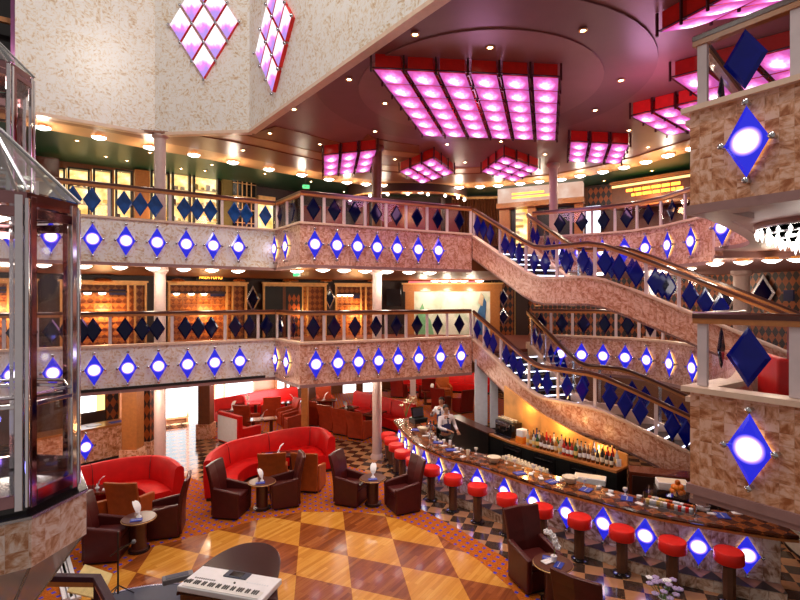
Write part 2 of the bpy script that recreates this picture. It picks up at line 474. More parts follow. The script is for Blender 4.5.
def pinkmat():
    t = NT('pink_glow'); uv = t.uv()
    f = t.vm('SUBTRACT', uv, (.5, .45, 0)).outputs[0]
    nz = t.n('TexNoise'); nz.inputs['Scale'].default_value = 3.5; nz.inputs['Detail'].default_value = 2; t.l(uv, nz.inputs['Vector'])
    ln = t.vm('LENGTH', f).outputs['Value']
    d = t.math('ADD', ln, t.math('MULTIPLY', t.math('SUBTRACT', nz.outputs[0], .5), .35))
    c = t.ramp(d, [(0, (1, .92, 1)), (.13, (1, .72, .95)), (.25, (.95, .24, .66)), (.45, (.78, .11, .48)), (.62, (.52, .12, .44))])
    st = t.n('MapRange'); t.l(d, st.inputs[0]); st.inputs[1].default_value = .05; st.inputs[2].default_value = .42; st.inputs[3].default_value = 2.6; st.inputs[4].default_value = .85
    e = t.n('Emission'); t.l(c, e.inputs[0]); t.l(st.outputs[0], e.inputs[1])
    t.l(e.outputs[0], t.out.inputs[0])
pinkmat()
def pinkwall():
    t = NT('pink_wall_glow'); s = t.n('SeparateXYZ'); t.l(t.uv(), s.inputs[0])
    nz = t.n('TexNoise'); nz.inputs['Scale'].default_value = 7; t.l(t.vm('MULTIPLY', t.uv(), (2, .5, 1)).outputs[0], nz.inputs['Vector'])
    d = t.math('ADD', s.outputs[1], t.math('MULTIPLY', t.math('SUBTRACT', nz.outputs[0], .5), .5))
    c = t.ramp(d, [(.22, (.42, .26, .72)), (.36, (.85, .25, .75)), (.50, (1, .85, 1)), (.9, (1, 1, 1))])
    e = t.n('Emission'); t.l(c, e.inputs[0]); e.inputs[1].default_value = 1.1
    t.l(e.outputs[0], t.out.inputs[0])
pinkwall()
def mural():
    t = NT('mural_paint'); uv = t.uv()
    nz = t.n('TexNoise'); nz.inputs['Scale'].default_value = 1.6; nz.inputs['Detail'].default_value = 5; t.l(uv, nz.inputs['Vector'])
    c = t.ramp(nz.outputs[0], [(.35, (.55, .66, .50)), (.5, (.80, .84, .72)), (.65, (.86, .86, .74))])
    t.bsdf(c, .5)
mural()

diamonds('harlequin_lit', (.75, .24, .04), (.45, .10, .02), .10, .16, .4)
simple('olive_wall', (.26, .19, .04), .5)
simple('red_gloss', (.17, .008, .006), .3)
simple('pale_panel', (.74, .81, .88), .4, var=.03)
def glowtex(name, c0, c1, c2, s, sc_):
    t = NT(name); nz = t.n('TexNoise'); nz.inputs['Scale'].default_value = sc_; nz.inputs['Detail'].default_value = 3; t.l(t.uv(), nz.inputs['Vector'])
    c = t.ramp(nz.outputs[0], [(.3, c0), (.5, c1), (.68, c2)])
    e = t.n('Emission'); t.l(c, e.inputs[0]); e.inputs[1].default_value = s; t.l(e.outputs[0], t.out.inputs[0])
glowtex('shop_glow', (.80, .32, .05), (1, .66, .24), (1, .92, .62), 1.5, 2.2)
glowtex('marquee_glow', (.75, .40, .28), (.85, .55, .42), (1, .80, .68), .8, 1.2)
simple('reflection_blue_glass', (.006, .05, .22), .06, spec=.6, var=.3, scale=3)  # bright reflections on these panels put into the base colour
# ================================================================ the building
def kz(z): return z*K
DECK1, DECK2 = kz(2.8), kz(5.6)
TOP = {1: kz(3.17), 2: kz(5.97)}
BOT = {1: kz(2.2), 2: kz(5.0)}
DECK = {1: DECK1, 2: DECK2}
CEIL = kz(8.3); GREEN = kz(8.45)
A_ = U(-6.85, 10.7); B_ = U(-3.21, 13.05); B2_ = U(-2.31, 11.76); C_ = U(1.96, 13.89)
A0_ = A_-(B_-A_)*1.1
D_ = U(3.8, 14.6)
LEFT = [A0_, A_, B_, B2_, C_]
RIGHT = [D_, U(4.55, 14.2), U(5.36, 13.75), U(6.0, 13.2), U(6.38, 12.4), U(6.57, 10.7)]
NEARL = {1: catmull([U(6.57, 10.7), U(6.35, 9.7), U(5.75, 8.5), U(5.0, 7.45), U(4.25, 6.45), U(3.5, 5.68), U(2.93, 5.13)], 3), 2: [U(6.57, 10.7)]+catmull([U(5.75, 9.27), U(5.85, 8.84), U(5.69, 8.3), U(5.26, 7.65), U(4.37, 6.63), U(3.6, 5.82), U(2.93, 5.13)], 3)}
NEAR = NEARL[2]
NP = U(2.93, 5.13); NQ = U(3.45, 4.38); NQ2 = NP+(NQ-NP)*3.2
WALL = [U(-14.3, 13.0), U(-10.1, 15.7), U(-6.5, 18.1), U(-4, 20), U(0, 21), U(5, 20.5), U(9.5, 17.5), U(11.5, 13), U(11.5, 2)]
WALLG = [U(-14.3, 13.0), U(-10.1, 15.7), U(-6.5, 18.1), U(-4.2, 19.9), U(-3.5, 22.5), U(0, 24.3), U(4.5, 24.3), U(9.5, 17.5), U(11.5, 13), U(11.5, 2)]
def wall_at(px, off=0.0, W_=None):
    W_ = W_ or WALL
    for P, Q in zip(W_, W_[1:]):
        t = cross_t(P, Q, px)
        p = P+(Q-P)*t
        if -1e-6 <= t <= 1.0+1e-6 and p.y > 0:
            d = (Q-P).normalized(); n = Vector((d.y, -d.x))
            return p+n*off, d
    raise ValueError(px)
# ---- ground floor
g = MB(); g.add([(-30, -3, 0), (30, -3, 0), (30, 40, 0), (-30, 40, 0)], [(0, 1, 2, 3)])
g.add([(-30, -3, -.2), (30, -3, -.2), (30, 40, -.2), (-30, 40, -.2)], [(3, 2, 1, 0)])
struct(g, 'floor', 'checker_floor')
def sheet(pts, z, name, mat, th=.012):
    m = MB(); m.prism([(p[0], p[1]) for p in pts], z, z+th); return struct(m, name, mat)
# carpet around the dance floor
car = [G(-40, 505), G(60, 472), G(176, 474), G(204, 482), G(215, 462), G(262, 447), G(326, 442), G(334, 462), G(362, 470), G(385, 484), G(411, 504), G(460, 530), G(508, 560), G(545, 602), G(570, 700), G(-200, 700)]
sheet(car, 0.0, 'floor', 'dot_carpet', .006)
dan = [G(20, 640), G(95, 588), G(150, 548), G(217, 531), G(261, 519.5), G(302, 512.5), G(342, 512.5), G(384, 514), G(402, 521), G(442, 538), G(480, 562), G(512, 590), G(530, 615), G(560, 700), G(10, 760)]
sheet(dan, .006, 'floor', 'dance_floor', .006)
far = [G(205, 440), G(240, 404), G(330, 392), G(480, 392), G(520, 405), G(480, 428), G(400, 431), G(392, 446), G(312, 436), G(262, 431)]
sheet(far, 0.0, 'floor', 'rust_carpet' if 'rust_carpet' in MAT else 'dot_carpet', .004)
# ---- decks and their soffits
def deck_poly(lv):
    pts = inset_path(LEFT, -.05)+inset_path(RIGHT, -.05)+inset_path(NEARL[lv], -.03)[1:]+[NQ2, Vector((11.5*K, NQ2.y)), Vector((11.5*K, 13*K))]
    return pts+list(reversed(WALL[:7]))
def inset_path(path, d):
    out = []
    for i, p in enumerate(path):
        ns = []
        if i > 0: q = (path[i]-path[i-1]).normalized(); ns.append(Vector((q.y, -q.x)))
        if i < len(path)-1: q = (path[i+1]-path[i]).normalized(); ns.append(Vector((q.y, -q.x)))
        n = (ns[0]+ns[-1]).normalized(); c = max(n.dot(ns[0]), .4)
        out.append(p+n*(d/c))
    return out
for lv in (1, 2):
    m = MB(); m.prism(deck_poly(lv), DECK[lv]-.10, DECK[lv]); struct(m, 'floor', 'deck_carpet')
    Lp = inset_path(LEFT, -.05); Rp = inset_path(RIGHT, -.05)
    mid = (C_+D_)/2
    backm = U(2.9, 20.7)
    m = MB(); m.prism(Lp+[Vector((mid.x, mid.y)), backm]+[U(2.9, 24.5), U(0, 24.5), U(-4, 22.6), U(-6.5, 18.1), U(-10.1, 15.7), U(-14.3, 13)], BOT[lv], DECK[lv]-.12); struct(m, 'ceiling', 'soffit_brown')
    Np = inset_path(NEARL[lv], -.03)
    cut = 9.6*K if lv == 2 else None
    if lv == 2:
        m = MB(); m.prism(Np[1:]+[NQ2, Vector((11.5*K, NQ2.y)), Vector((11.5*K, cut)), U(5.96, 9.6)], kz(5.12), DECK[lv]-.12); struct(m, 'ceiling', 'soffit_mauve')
        Np = [Np[0], U(5.96, 9.6), Vector((11.5*K, cut))]
    else: Np = Np+[NQ2, Vector((11.5*K, NQ2.y))]
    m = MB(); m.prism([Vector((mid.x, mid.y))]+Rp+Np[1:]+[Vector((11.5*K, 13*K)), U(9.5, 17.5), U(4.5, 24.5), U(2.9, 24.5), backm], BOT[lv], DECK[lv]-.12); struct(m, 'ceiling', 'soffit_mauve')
def fascia(path, lv, mat, name, cap=True, z0=None, z1=None):
    b = z0 if z0 is not None else BOT[lv]; t = z1 if z1 is not None else TOP[lv]
    m = MB(); m.sweep(path, [(0, b), (0, t), (-.14, t), (-.14, b)]); struct(m, name, mat)
    m = MB(); m.sweep(path, [(.05, t), (.05, t+.055), (-.18, t+.055), (-.18, t)]); struct(m, name, 'cream_cap')
    m = MB(); m.sweep(path, [(.012, b-.05), (.012, b+.03), (-.16, b+.03), (-.16, b-.05)]); struct(m, name, 'soffit_mauve')
for lv in (1, 2):
    fascia([A0_, A_, B_], lv, 'pale_marble', 'trim_%d' % lv)  # left stretch paler: its whiter light put into the marble colour
    fascia([B_, B2_, C_], lv, 'warm_lit_fine_marble', 'trim_%d' % lv)
    fascia(RIGHT, lv, 'warm_lit_fine_marble', 'trim_%d' % lv)
    if lv == 1: fascia(NEARL[lv], lv, 'warm_lit_fine_marble', 'trim_%d' % lv)
    else:
        fascia(NEARL[2][:2], 2, 'warm_lit_fine_marble', 'trim_2'); fascia(NEARL[2][1:], 2, 'warm_lit_fine_marble', 'trim_2', z0=kz(5.14))
m = MB(); m.sweep([A0_, A_, B_+(B_-A_)*-.06], [(.02, BOT[1]+.03), (.02, BOT[1]+.10), (-.02, BOT[1]+.10), (-.02, BOT[1]+.03)]); struct(m, 'trim_1', 'black')
NEARTOP = {1: kz(3.28), 2: kz(6.08)}
for lv in (1, 2):
    pth = [NP+(NP-NQ).normalized()*0.0, NQ, NQ2]
    b, t = NEARTOP[lv]-kz(.93), NEARTOP[lv]
    # the near parapets: one straight marble box front with returned left end
    dd = (NQ-NP).normalized(); nn = Vector((dd.y, -dd.x))
    back = -nn
    m = MB(); m.sweep([NP+back*0.9, NP, NQ, NQ2], [(0, b), (0, t), (-.14, t), (-.14, b)]); struct(m, 'trim_%d' % (lv+2), 'warm_lit_marble')
    m = MB(); m.sweep([NP+back*0.9, NP, NQ, NQ2], [(.07, t), (.07, t+.06), (-.2, t+.06), (-.2, t)]); struct(m, 'trim_%d' % (lv+2), 'cream_cap')
    m = MB(); m.sweep([NP+back*0.9, NP, NQ, NQ2], [(.03, b-.10), (.03, b+.0), (-.3, b+.0), (-.3, b-.10)]); struct(m, 'trim_%d' % (lv+2), 'soffit_mauve')
# ---- back walls, one set for each level
def wall_strip(i0, i1, z0, z1, name, mat):
    W_ = WALLG if z0 == 0 else WALL
    if z0 == 0: i0, i1 = {0: 0, 2: 2, 5: 6}[i0], {2: 2, 5: 6, 8: 9}[i1]
    m = MB(); m.sweep(W_[i0:i1+1], [(0, z0), (0, z1), (-.2, z1), (-.2, z0)]); struct(m, name, mat)
for z0, z1, mats in ((0, BOT[1], ('brown_wood', 'brown_wood', 'brown_wood')), (DECK1, BOT[2], ('dark_wood', 'dark_wood', 'harlequin')), (DECK2, GREEN, ('brown_wood', 'dark_wood', 'brown_wood'))):
    wall_strip(0, 2, z0, z1, 'wall_left', mats[0]); wall_strip(2, 5, z0, z1, 'wall_back', mats[1]); wall_strip(5, 8, z0, z1, 'wall_right', mats[2])
# ---- top ceiling
m = MB(); m.prism([(-18, 3.2), (14, 3.2), (14, 26), (-18, 26)], GREEN+.12, GREEN+.2)
FAC = [U(-8.2, 10.82), U(-5.98, 12.4), U(-3.6, 12.2), U(.41, 6.94), U(2.55, 4.13)]
gp = [U(-16, 5.1)]+[FAC[0]+Vector((-6, -4))]+FAC[0:]+[Vector((13, 4.13*K)), Vector((13, 25)), Vector((-18, 25)), Vector((-18, 10))]
gp = [FAC[0]+(FAC[0]-FAC[1])*3.0]+FAC+[Vector((13.2, 4.13*K)), Vector((13.2, 25)), Vector((-18, 25)), Vector((-20, 9))]
m = MB(); m.prism(gp, GREEN, GREEN+.15); struct(m, 'ceiling', 'ceiling_green')
LPX = [(43, 127), (99, 137), (150, 147), (194, 154.5), (233, 162), (269, 169), (302, 174.5), (329, 179), (347, 182), (366, 183.7), (384, 185), (403, 186), (421, 186.8), (441, 187), (459, 187), (480, 186.3), (498, 185.2), (520, 183.3), (539, 181.3), (561, 179), (580, 175.5), (603, 171.5), (624, 167), (646, 161.5), (668, 155), (692, 148)]
LAMPC = [G(x, y, CEIL-.08) for x, y in LPX]
cen = U(.3, 9.5)
arc = []
for p in LAMPC:
    v = Vector((p.x, p.y)); arc.append(v+(v-cen).normalized()*.42)
arc = [arc[0]+(arc[0]-arc[1]).normalized()*5]+arc+[arc[-1]+(arc[-1]-arc[-2]).normalized()*4]
mp = [FAC[0]+(FAC[0]-FAC[1]).normalized()*4.5]+FAC+[Vector((12.8, 4.13*K)), Vector((12.8, arc[-1].y))]+list(reversed(arc))
m = MB(); m.prism(mp, CEIL, GREEN+.01); struct(m, 'ceiling', 'ceiling_mauve')
def ring(r0, r1, zt, zb, mat, a0, a1, c=None, n=40, name='ceiling'):
    c = c or cen
    o = [c+Vector((math.cos(a0+(a1-a0)*i/n), math.sin(a0+(a1-a0)*i/n)))*r1 for i in range(n+1)]
    if r0 > 0:
        inn = [c+Vector((math.cos(a0+(a1-a0)*i/n), math.sin(a0+(a1-a0)*i/n)))*r0 for i in range(n, -1, -1)]
        o = o+inn
    fa, fb = FAC[2], FAC[4]; fd = (fb-fa).normalized(); fn = Vector((-fd.y, fd.x))
    o2 = []
    for p in o:
        q = p.copy(); s_ = (q-fa).dot(fn)
        if s_ < .02: q = q+fn*(.02-s_)
        o2.append(q)
    m = MB(); m.prism(o2, zb, zt); return struct(m, name, mat)
dc = U(1.5, 9.9)
ring(0, 3.15*K, CEIL+.001, CEIL-.035, 'ceiling_dark', 0, 2*PI*.9999, dc, 56)
ring(0, 2.3*K, CEIL-.034, CEIL-.06, 'ceiling_mauve', 0, 2*PI*.9999, dc, 48)
# stepped arcs outside the central disc: band that follows the arc of lamps
def band(o0, o1, zb, mat, i0=0, i1=None):
    pts = arc[i0:i1]
    def inside(q):
        return all((q-s0).dot(Vector((-(s1-s0).y, (s1-s0).x)).normalized()) < .06 for s0, s1 in ((FAC[0], FAC[1]), (FAC[1], FAC[2]), (FAC[2], FAC[4])))
    def off(p, o):
        while o > 0 and inside(p-(p-cen).normalized()*o): o -= .04
        return p-(p-cen).normalized()*max(o, -.02)
    a = [off(p, o0) for p in pts]; b = [off(p, o1) for p in pts]
    a = [q for q, q2 in zip(a, b) if (q-q2).length > .05]; b = [q2 for q, q2 in zip([off(p, o0) for p in pts], b) if (q-q2).length > .05]
    if len(a) < 2: return
    m = MB(); m.prism(a+list(reversed(b)), zb, CEIL+.002); struct(m, 'ceiling', mat)
band(-.02, 1.05, CEIL-.035, 'ceiling_tan')
band(1.06, 2.4, CEIL-.06, 'ceiling_brown', 0, 19)
band(2.41, 3.1, CEIL-.035, 'ceiling_tan', 0, 19)
band(3.11, 4.3, CEIL-.02, 'ceiling_brown', 0, 16)
band(4.31, 4.8, CEIL-.035, 'ceiling_tan', 8, 14)
band(4.81, 5.6, CEIL-.02, 'ceiling_brown', 8, 14)
# ---- the pale marble walls of the upper hall
fp = FAC
nrm_out = -1
for i, (nm, a, b) in enumerate((('wall_left', FAC[0], FAC[1]), ('wall_back', FAC[1], FAC[2]), ('wall_right', FAC[2], FAC[4]))):
    m = MB(); m.sweep([a, b], [(.02, CEIL-.06), (.02, kz(15)), (-.12, kz(15)), (-.12, CEIL-.06)]); struct(m, nm, 'pale_marble')
    m = MB(); m.sweep([a, b], [(.045, CEIL-.10), (.045, CEIL-.02), (-.15, CEIL-.02), (-.15, CEIL-.10)]); struct(m, 'trim_5', 'cream_cap')
ab = (FAC[0]-FAC[1]).normalized(); nb = Vector((-ab.y, ab.x))
q0 = FAC[0]+Vector((-.5, .9))
m = MB(); m.sweep([q0+ab*6, q0], [(0, CEIL-.06), (0, kz(15)), (-.12, kz(15)), (-.12, CEIL-.06)]); struct(m, 'wall_left', 'black_gloss')
m = MB(); m.sweep([FAC[0]+ab*5+Vector((-.2, .4)), FAC[0]+Vector((-.2, .4))], [(0, D(8, 14, 12).z), (0, D(8, 14, 12).z+.12), (-.1, D(8, 14, 12).z+.12), (-.1, D(8, 14, 12).z)]); struct(m, 'trim_6', 'amber_wood')
m = MB(); m.sweep([FAC[0]+Vector((-.02, .05)), FAC[0]+Vector((-.5, .9))], [(0, CEIL-.06), (0, kz(15)), (-.1, kz(15)), (-.1, CEIL-.06)]); struct(m, 'trim_6', 'violet_metal')
# ---- columns
def column(px, Y, r, z0, z1, label, mat='column_white', square=False, cap=True):
    x = (px-400)/F*Y
    c = thing('column', label, 'column', (x, Y, z0))
    m = MB()
    if square: m.bbox(x-r, x+r, Y-r, Y+r, z0, z1)
    else: m.cyl((x, Y, z0), r, z1-z0, 24)
    m.build('shaft', mat, c, smooth=40)
    m = MB()
    if square: m.bbox(x-r-.05, x+r+.05, Y-r-.05, Y+r+.05, z0, z0+.5)
    else: m.lathe([(r+.05, 0), (r+.05, .08), (r+.01, .14)], (x, Y, z0), 24)
    m.build('base', 'warm_lit_marble' if square else mat, c, smooth=40)
    if cap and not square:
        m = MB(); m.lathe([(r+.01, -.16), (r+.07, -.1), (r+.07, 0)], (x, Y, z1), 24); m.build('capital', mat, c, smooth=40)
    return c
for z0, z1, nm in ((0, BOT[1], 'on the lounge floor'), (DECK1, BOT[2], 'on the lower balcony'), (DECK2, CEIL, 'on the upper balcony')):
    column(160, 12.5*K, .15, z0, z1, 'round pale column %s at left' % nm)
    column(377, 13.5*K, .14, z0, z1, 'round pale column %s in the middle' % nm, 'column_white' if z0 < 5 else 'brown_wood')
column(553.5, 15.3*K, .14, DECK2, CEIL, 'round pale column on the upper balcony behind the stair top')
column(741.5, 14*K, .22, DECK1, BOT[2], 'thick round pale column on the lower balcony at right')
column(305, 14.1*K, .10, 0, BOT[1], 'slim square wooden pillar under the balcony corner', 'amber_wood', True)
column(206, 15.5*K, .20, 0, BOT[1], 'square wooden pillar beside the daylight doorway', 'brown_wood', True)
column(133, 12.9*K, .21, 0, BOT[1], 'square wooden pillar beside the reception desk', 'amber_wood', True)
column(147, 13.6*K, .17, 0, BOT[1], 'square harlequin-clad pillar behind the pale column', 'harlequin', True)
column(413, 20*K, .12, 0, BOT[1], 'slim pale pillar beside the far red seats', 'post_white', True)
column(651, 13.2*K, .0 if False else .1, DECK1, BOT[2], 'slim pale pillar behind the right balcony rail', 'post_white', True)

# ================================================================ railings
def dia_mesh(w, h, t=.02):
    m = MB()
    c = [(-w/2, 0, 0), (0, 0, h/2), (w/2, 0, 0), (0, 0, -h/2)]
    ci = [(x*.78, -t, z*.78) for x, y, z in c]; cb = [(x*.78, t, z*.78) for x, y, z in c]
    vs = c+ci+cb; fs = [(7, 6, 5, 4), (8, 9, 10, 11)]
    for i in range(4):
        j = (i+1) % 4
        fs += [(i, 4+i, 4+j, j)[::-1], (i, j, 8+j, 8+i)[::-1]]
    m.add(vs, fs); return m
_dm = {}
def dia_obj(name, parent, pos, rz, w=.33, h=.56, mat='navy_glass'):
    k = (w, h, mat)
    if k not in _dm:
        o = dia_mesh(w, h).build(name, mat, None, fix=True); _dm[k] = o.data; bpy.data.objects.remove(o)
    o = bpy.data.objects.new(name, _dm[k]); COL.objects.link(o); o.parent = parent
    o.location = Vector(pos)-wloc(parent); o.rotation_euler = (0, 0, rz); return o
def pos_on(path, px):
    for a, b in zip(path, path[1:]):
        t = cross_t(a, b, px)
        if -1e-3 <= t <= 1.001:
            p = a+(b-a)*t
            if p.y > 0: return p, (b-a).normalized(), t
    return None
def zonpath(path3, px):
    best = None
    for a, b in zip(path3, path3[1:]):
        t = cross_t(a, b, px); e = max(-t, t-1, 0)*(b-a).length
        if best is None or e < best[0]:
            tc = min(max(t, 0), 1); best = (e, a+(b-a)*tc, Vector((b.x-a.x, b.y-a.y)).normalized())
    if best[0] > .3: raise ValueError(px)
    return best[1], best[2]
def railing(label, path3, posts, dias, railh=.77, mat='rail_wood', under='amber_wood', dw=.38, dh=.62, inset=.06, postmat='post_white', rw=.11, group=None, thing_name='glass_railing', root=None, dz=.05, pw=.07, diamat='navy_glass'):
    """path3: 3-D line along the parapet top; posts and dias: image columns resolved to points on that line"""
    P3 = [Vector(p) for p in path3]
    flat = [Vector((p.x, p.y)) for p in P3]
    ins = inset_path(flat, -inset)
    L3 = [Vector((q.x, q.y, p.z)) for q, p in zip(ins, P3)]
    r = root or thing(thing_name, label, 'railing', P3[0], group=group)
    m = MB(); m.sweep([(p.x, p.y, p.z+railh) for p in L3], [(-rw/2, -.02), (-rw/2, .03), (-rw/4, .05), (rw/4, .05), (rw/2, .03), (rw/2, -.02)]); m.build('handrail', mat, r, smooth=50)
    m = MB(); m.sweep([(p.x, p.y, p.z+railh) for p in L3], [(-rw/2.3, -.08), (-rw/2.3, -.02), (rw/2.3, -.02), (rw/2.3, -.08)]); m.build('rail_moulding', under, r)
    for px in posts:
        p, d = zonpath(L3, px)
        m = MB(); m.box((p.x, p.y, p.z+railh/2-.03), (pw, .05, railh-.07), rz=math.atan2(d.y, d.x)); m.build('post', postmat, r)
    m = MB()
    m.sweep([(p.x, p.y, p.z+.04) for p in L3], [(-.006, 0), (-.006, railh-.13), (.006, railh-.13), (.006, 0)]); m.build('glass_pane', 'clear_glass', r)
    for px in dias:
        p, d = zonpath(L3, px)
        q = Vector((p.x, p.y))+Vector((d.y, -d.x))*.035
        dia_obj('diamond_panel', r, (q.x, q.y, p.z+railh/2-.02), math.atan2(d.y, d.x), dw, dh, diamat)
    return r
def P3(pts, z): return [Vector((p[0], p[1], z)) for p in pts]
T1, T2 = TOP[1]+.055, TOP[2]+.055
railing('long glass railing of the lower balcony on the left wing', P3([A0_, A_, B_], T1), [4, 37, 110, 172, 225, 258], [16, 28, 52, 67, 82, 93, 125, 142, 157, 185, 198, 211, 235, 249, 266])
railing('long glass railing of the upper balcony on the left wing', P3([A0_, A_, B_], T2), [37, 109, 170, 222, 256], [58, 73, 92, 124, 140, 155, 184, 197, 210, 234, 246, 265], diamat='reflection_blue_glass')
cl1 = [302, 324, 344, 365, 386, 406, 427, 447, 470.5]
railing('glass railing of the lower balcony across the middle', P3([B_, B2_, C_], T1), [276, 289]+cl1, [282, 294.5]+[(a+b)/2 for a, b in zip(cl1, cl1[1:])])
railing('glass railing of the upper balcony across the middle', P3([B_, B2_, C_], T2), [276, 287]+cl1, [281, 293.5]+[(a+b)/2 for a, b in zip(cl1, cl1[1:])])
railing('curved glass railing of the upper balcony on the right wing', P3(RIGHT, T2), [571, 592, 615, 637, 661, 685, 708], [560, 582, 604, 627, 649, 673, 697])
railing('curved glass railing of the lower balcony on the right wing', P3(RIGHT, T1), [551, 572.5, 594.5, 616, 639, 663, 690], [541, 562, 584, 605, 628, 651, 677])
# railings on the near parapets
for lv in (1, 2):
    z = NEARTOP[lv]+.06
    dd = (NQ-NP).normalized(); nn = Vector((dd.y, -dd.x))
    nm = {1: 'lower', 2: 'upper'}[lv]
    railing('big glass railing on the nearest %s marble parapet at right' % nm, P3([NP, NQ, NQ2], z), [703, 797 if lv == 2 else 796], [746.5 if lv == 2 else 749.5], railh=kz(.70), dw=.42, dh=.64, pw=.10, inset=.10, diamat='blue_glass')
    sd_ = U(1.22, 1.25); s0_ = NP-nn*.12+dd*.05+sd_.normalized()*.22
    side = [s0_, s0_+sd_]
    railing('short glass railing turning back from the nearest %s parapet' % nm, P3(side, z), [], [718], railh=kz(.70), dw=.30, dh=.52, inset=0)
# ================================================================ staircases
def Ru(pts): return [U(*p) for p in pts]
SF = Ru([(1.98, 13.9), (3.19, 12.05), (4.2, 10.7)]); SB = Ru([(3.72, 14.7), (4.42, 12.4), (5.22, 11.7)])
d2 = Vector((.95, -.31)).normalized(); RUN2 = 3.78
SF.append(SF[2]+d2*RUN2); SB.append(SB[2]+d2*RUN2)
def staircase(lv, label):
    top = DECK[lv]; base = top-DECK1
    n1, n2 = 8, 10
    h = DECK1/(n1+n2)
    lz = top-n1*h
    root = thing('staircase', label, 'staircase', (SF[0].x, SF[0].y, base))
    def tread(a0, a1, b0, b1, z, k):
        a0, a1, b0, b1 = a0.lerp(b0, .09), a1.lerp(b1, .09), b0.lerp(a0, .04), b1.lerp(a1, .04)
        m = MB(); m.hexa([(a0.x, a0.y, z-.2), (a1.x, a1.y, z-.2), (b1.x, b1.y, z-.2), (b0.x, b0.y, z-.2)], [(a0.x, a0.y, z), (a1.x, a1.y, z), (b1.x, b1.y, z), (b0.x, b0.y, z)])
        o = m.build('step', 'black_gloss', root, fix=True)
        m = MB(); d = ((a1-a0)+(b1-b0)).normalized()*.0
        e = (a1-a0).normalized()*.012; e2 = (b1-b0).normalized()*.012
        pa, pb = a1+(b1-a1)*.03, b1+(a1-b1)*.03
        m.bar((pa.x+e.x, pa.y+e.y, z-.012), (pb.x+e.x, pb.y+e.y, z-.012), .03, .032); m.build('nosing_light', 'led_white', o)
    for i in range(n1):          # upper flight: tread i spans i..i+1
        f0, f1 = i/n1, (i+1)/n1
        tread(SF[0].lerp(SF[1], f0), SF[0].lerp(SF[1], f1), SB[0].lerp(SB[1], f0), SB[0].lerp(SB[1], f1), top-h*(i)-.002 if i else top-.002, i) if i else None
        if i: pass
    m = MB(); m.prism([SF[1].lerp(SB[1], .08), SF[2].lerp(SB[2], .12), SB[2].lerp(SF[2], .04), SB[1].lerp(SF[1], .04)], lz-.2, lz); m.build('landing', 'black_gloss', root)
    for i in range(n2):
        f0, f1 = i/n2, (i+1)/n2
        if i == 0: continue
        tread(SF[2].lerp(SF[3], f0), SF[2].lerp(SF[3], f1), SB[2].lerp(SB[3], f0), SB[2].lerp(SB[3], f1), lz-h*i, i)
    # stringers along both sides; z of the nosing line at each bend
    zs = [top, lz, lz, base+.02]
    def line(S, sub=6):
        out = []
        for i in range(3):
            for k in range(sub):
                f = k/sub; p = S[i].lerp(S[i+1], f); out.append(Vector((p.x, p.y, zs[i]+(zs[i+1]-zs[i])*f)))
        out.append(Vector((S[3].x, S[3].y, zs[3])))
        sm = [out[0]]
        for i in range(1, len(out)-1): sm.append((out[i-1]+out[i]*2+out[i+1])/4)
        sm.append(out[-1]); return sm
    LF, LB = line(SF), line(SB)
    m = MB(); m.sweep(LF, [(.0, -.30), (.0, .36), (-.12, .36), (-.12, -.30)]); m.build('stringer', 'warm_lit_fine_marble', root, smooth=40)
    m = MB(); m.sweep(LF, [(.04, .36), (.04, .415), (-.16, .415), (-.16, .36)]); m.build('stringer_cap', 'cream_cap', root, smooth=40)
    m = MB(); m.sweep(LB, [(.10, -.30), (.10, .22), (-.05, .22), (-.05, -.30)]); m.build('stringer', 'cream_cap', root, smooth=40)
    # soffit below the steps
    m = MB()
    for a, b, c, d in zip(LF, LF[1:], LB, LB[1:]):
        m.hexa([(a.x, a.y, a.z-.31), (b.x, b.y, b.z-.31), (d.x, d.y, d.z-.31), (c.x, c.y, c.z-.31)], [(a.x, a.y, a.z-.26), (b.x, b.y, b.z-.26), (d.x, d.y, d.z-.26), (c.x, c.y, c.z-.26)])
    m.build('soffit', 'soffit_mauve', root, fix=True)
    fr = [p+Vector((0, 0, .415)) for p in LF]; bk = [p+Vector((0, 0, .22)) for p in LB]
    if lv == 2:
        pf, df = [474, 500, 526, 557, 595, 646, 679], [478, 484, 491, 506, 513, 520, 535, 546, 567, 584, 605, 619, 636, 655, 662, 668, 690, 705, 720]
        pb, db = [531, 545, 579], [534, 538, 549, 555, 563, 571, 590, 612, 632]
    else:
        pf, df = [474, 484, 501, 529, 558, 595, 656], [478, 488, 494, 507, 514, 521, 538, 548, 568, 583, 610, 625, 640, 672, 686]
        pb, db = [531, 545, 574, 600, 660], [536, 541, 552, 558, 565, 585, 611, 632, 645, 668, 682]
    def safe(L, xs):
        out = []
        for x in xs:
            try: zonpath(L, x); out.append(x)
            except ValueError: pass
        return out
    railing(None, fr, safe(fr, pf), safe(fr, df), railh=.79, root=root, dw=.36, dh=.66, inset=.06, diamat='blue_glass')
    railing(None, bk, safe(bk, pb), safe(bk, db), railh=.97, root=root, dw=.34, dh=.62, inset=-.03, postmat='steel', diamat='blue_glass')
    return root
staircase(2, 'upper marble staircase with blue glass diamonds, from upper to lower balcony')
staircase(1, 'lower marble staircase with blue glass diamonds, rising behind the bar')
simple('dark_red', (.06, .006, .006), .4)
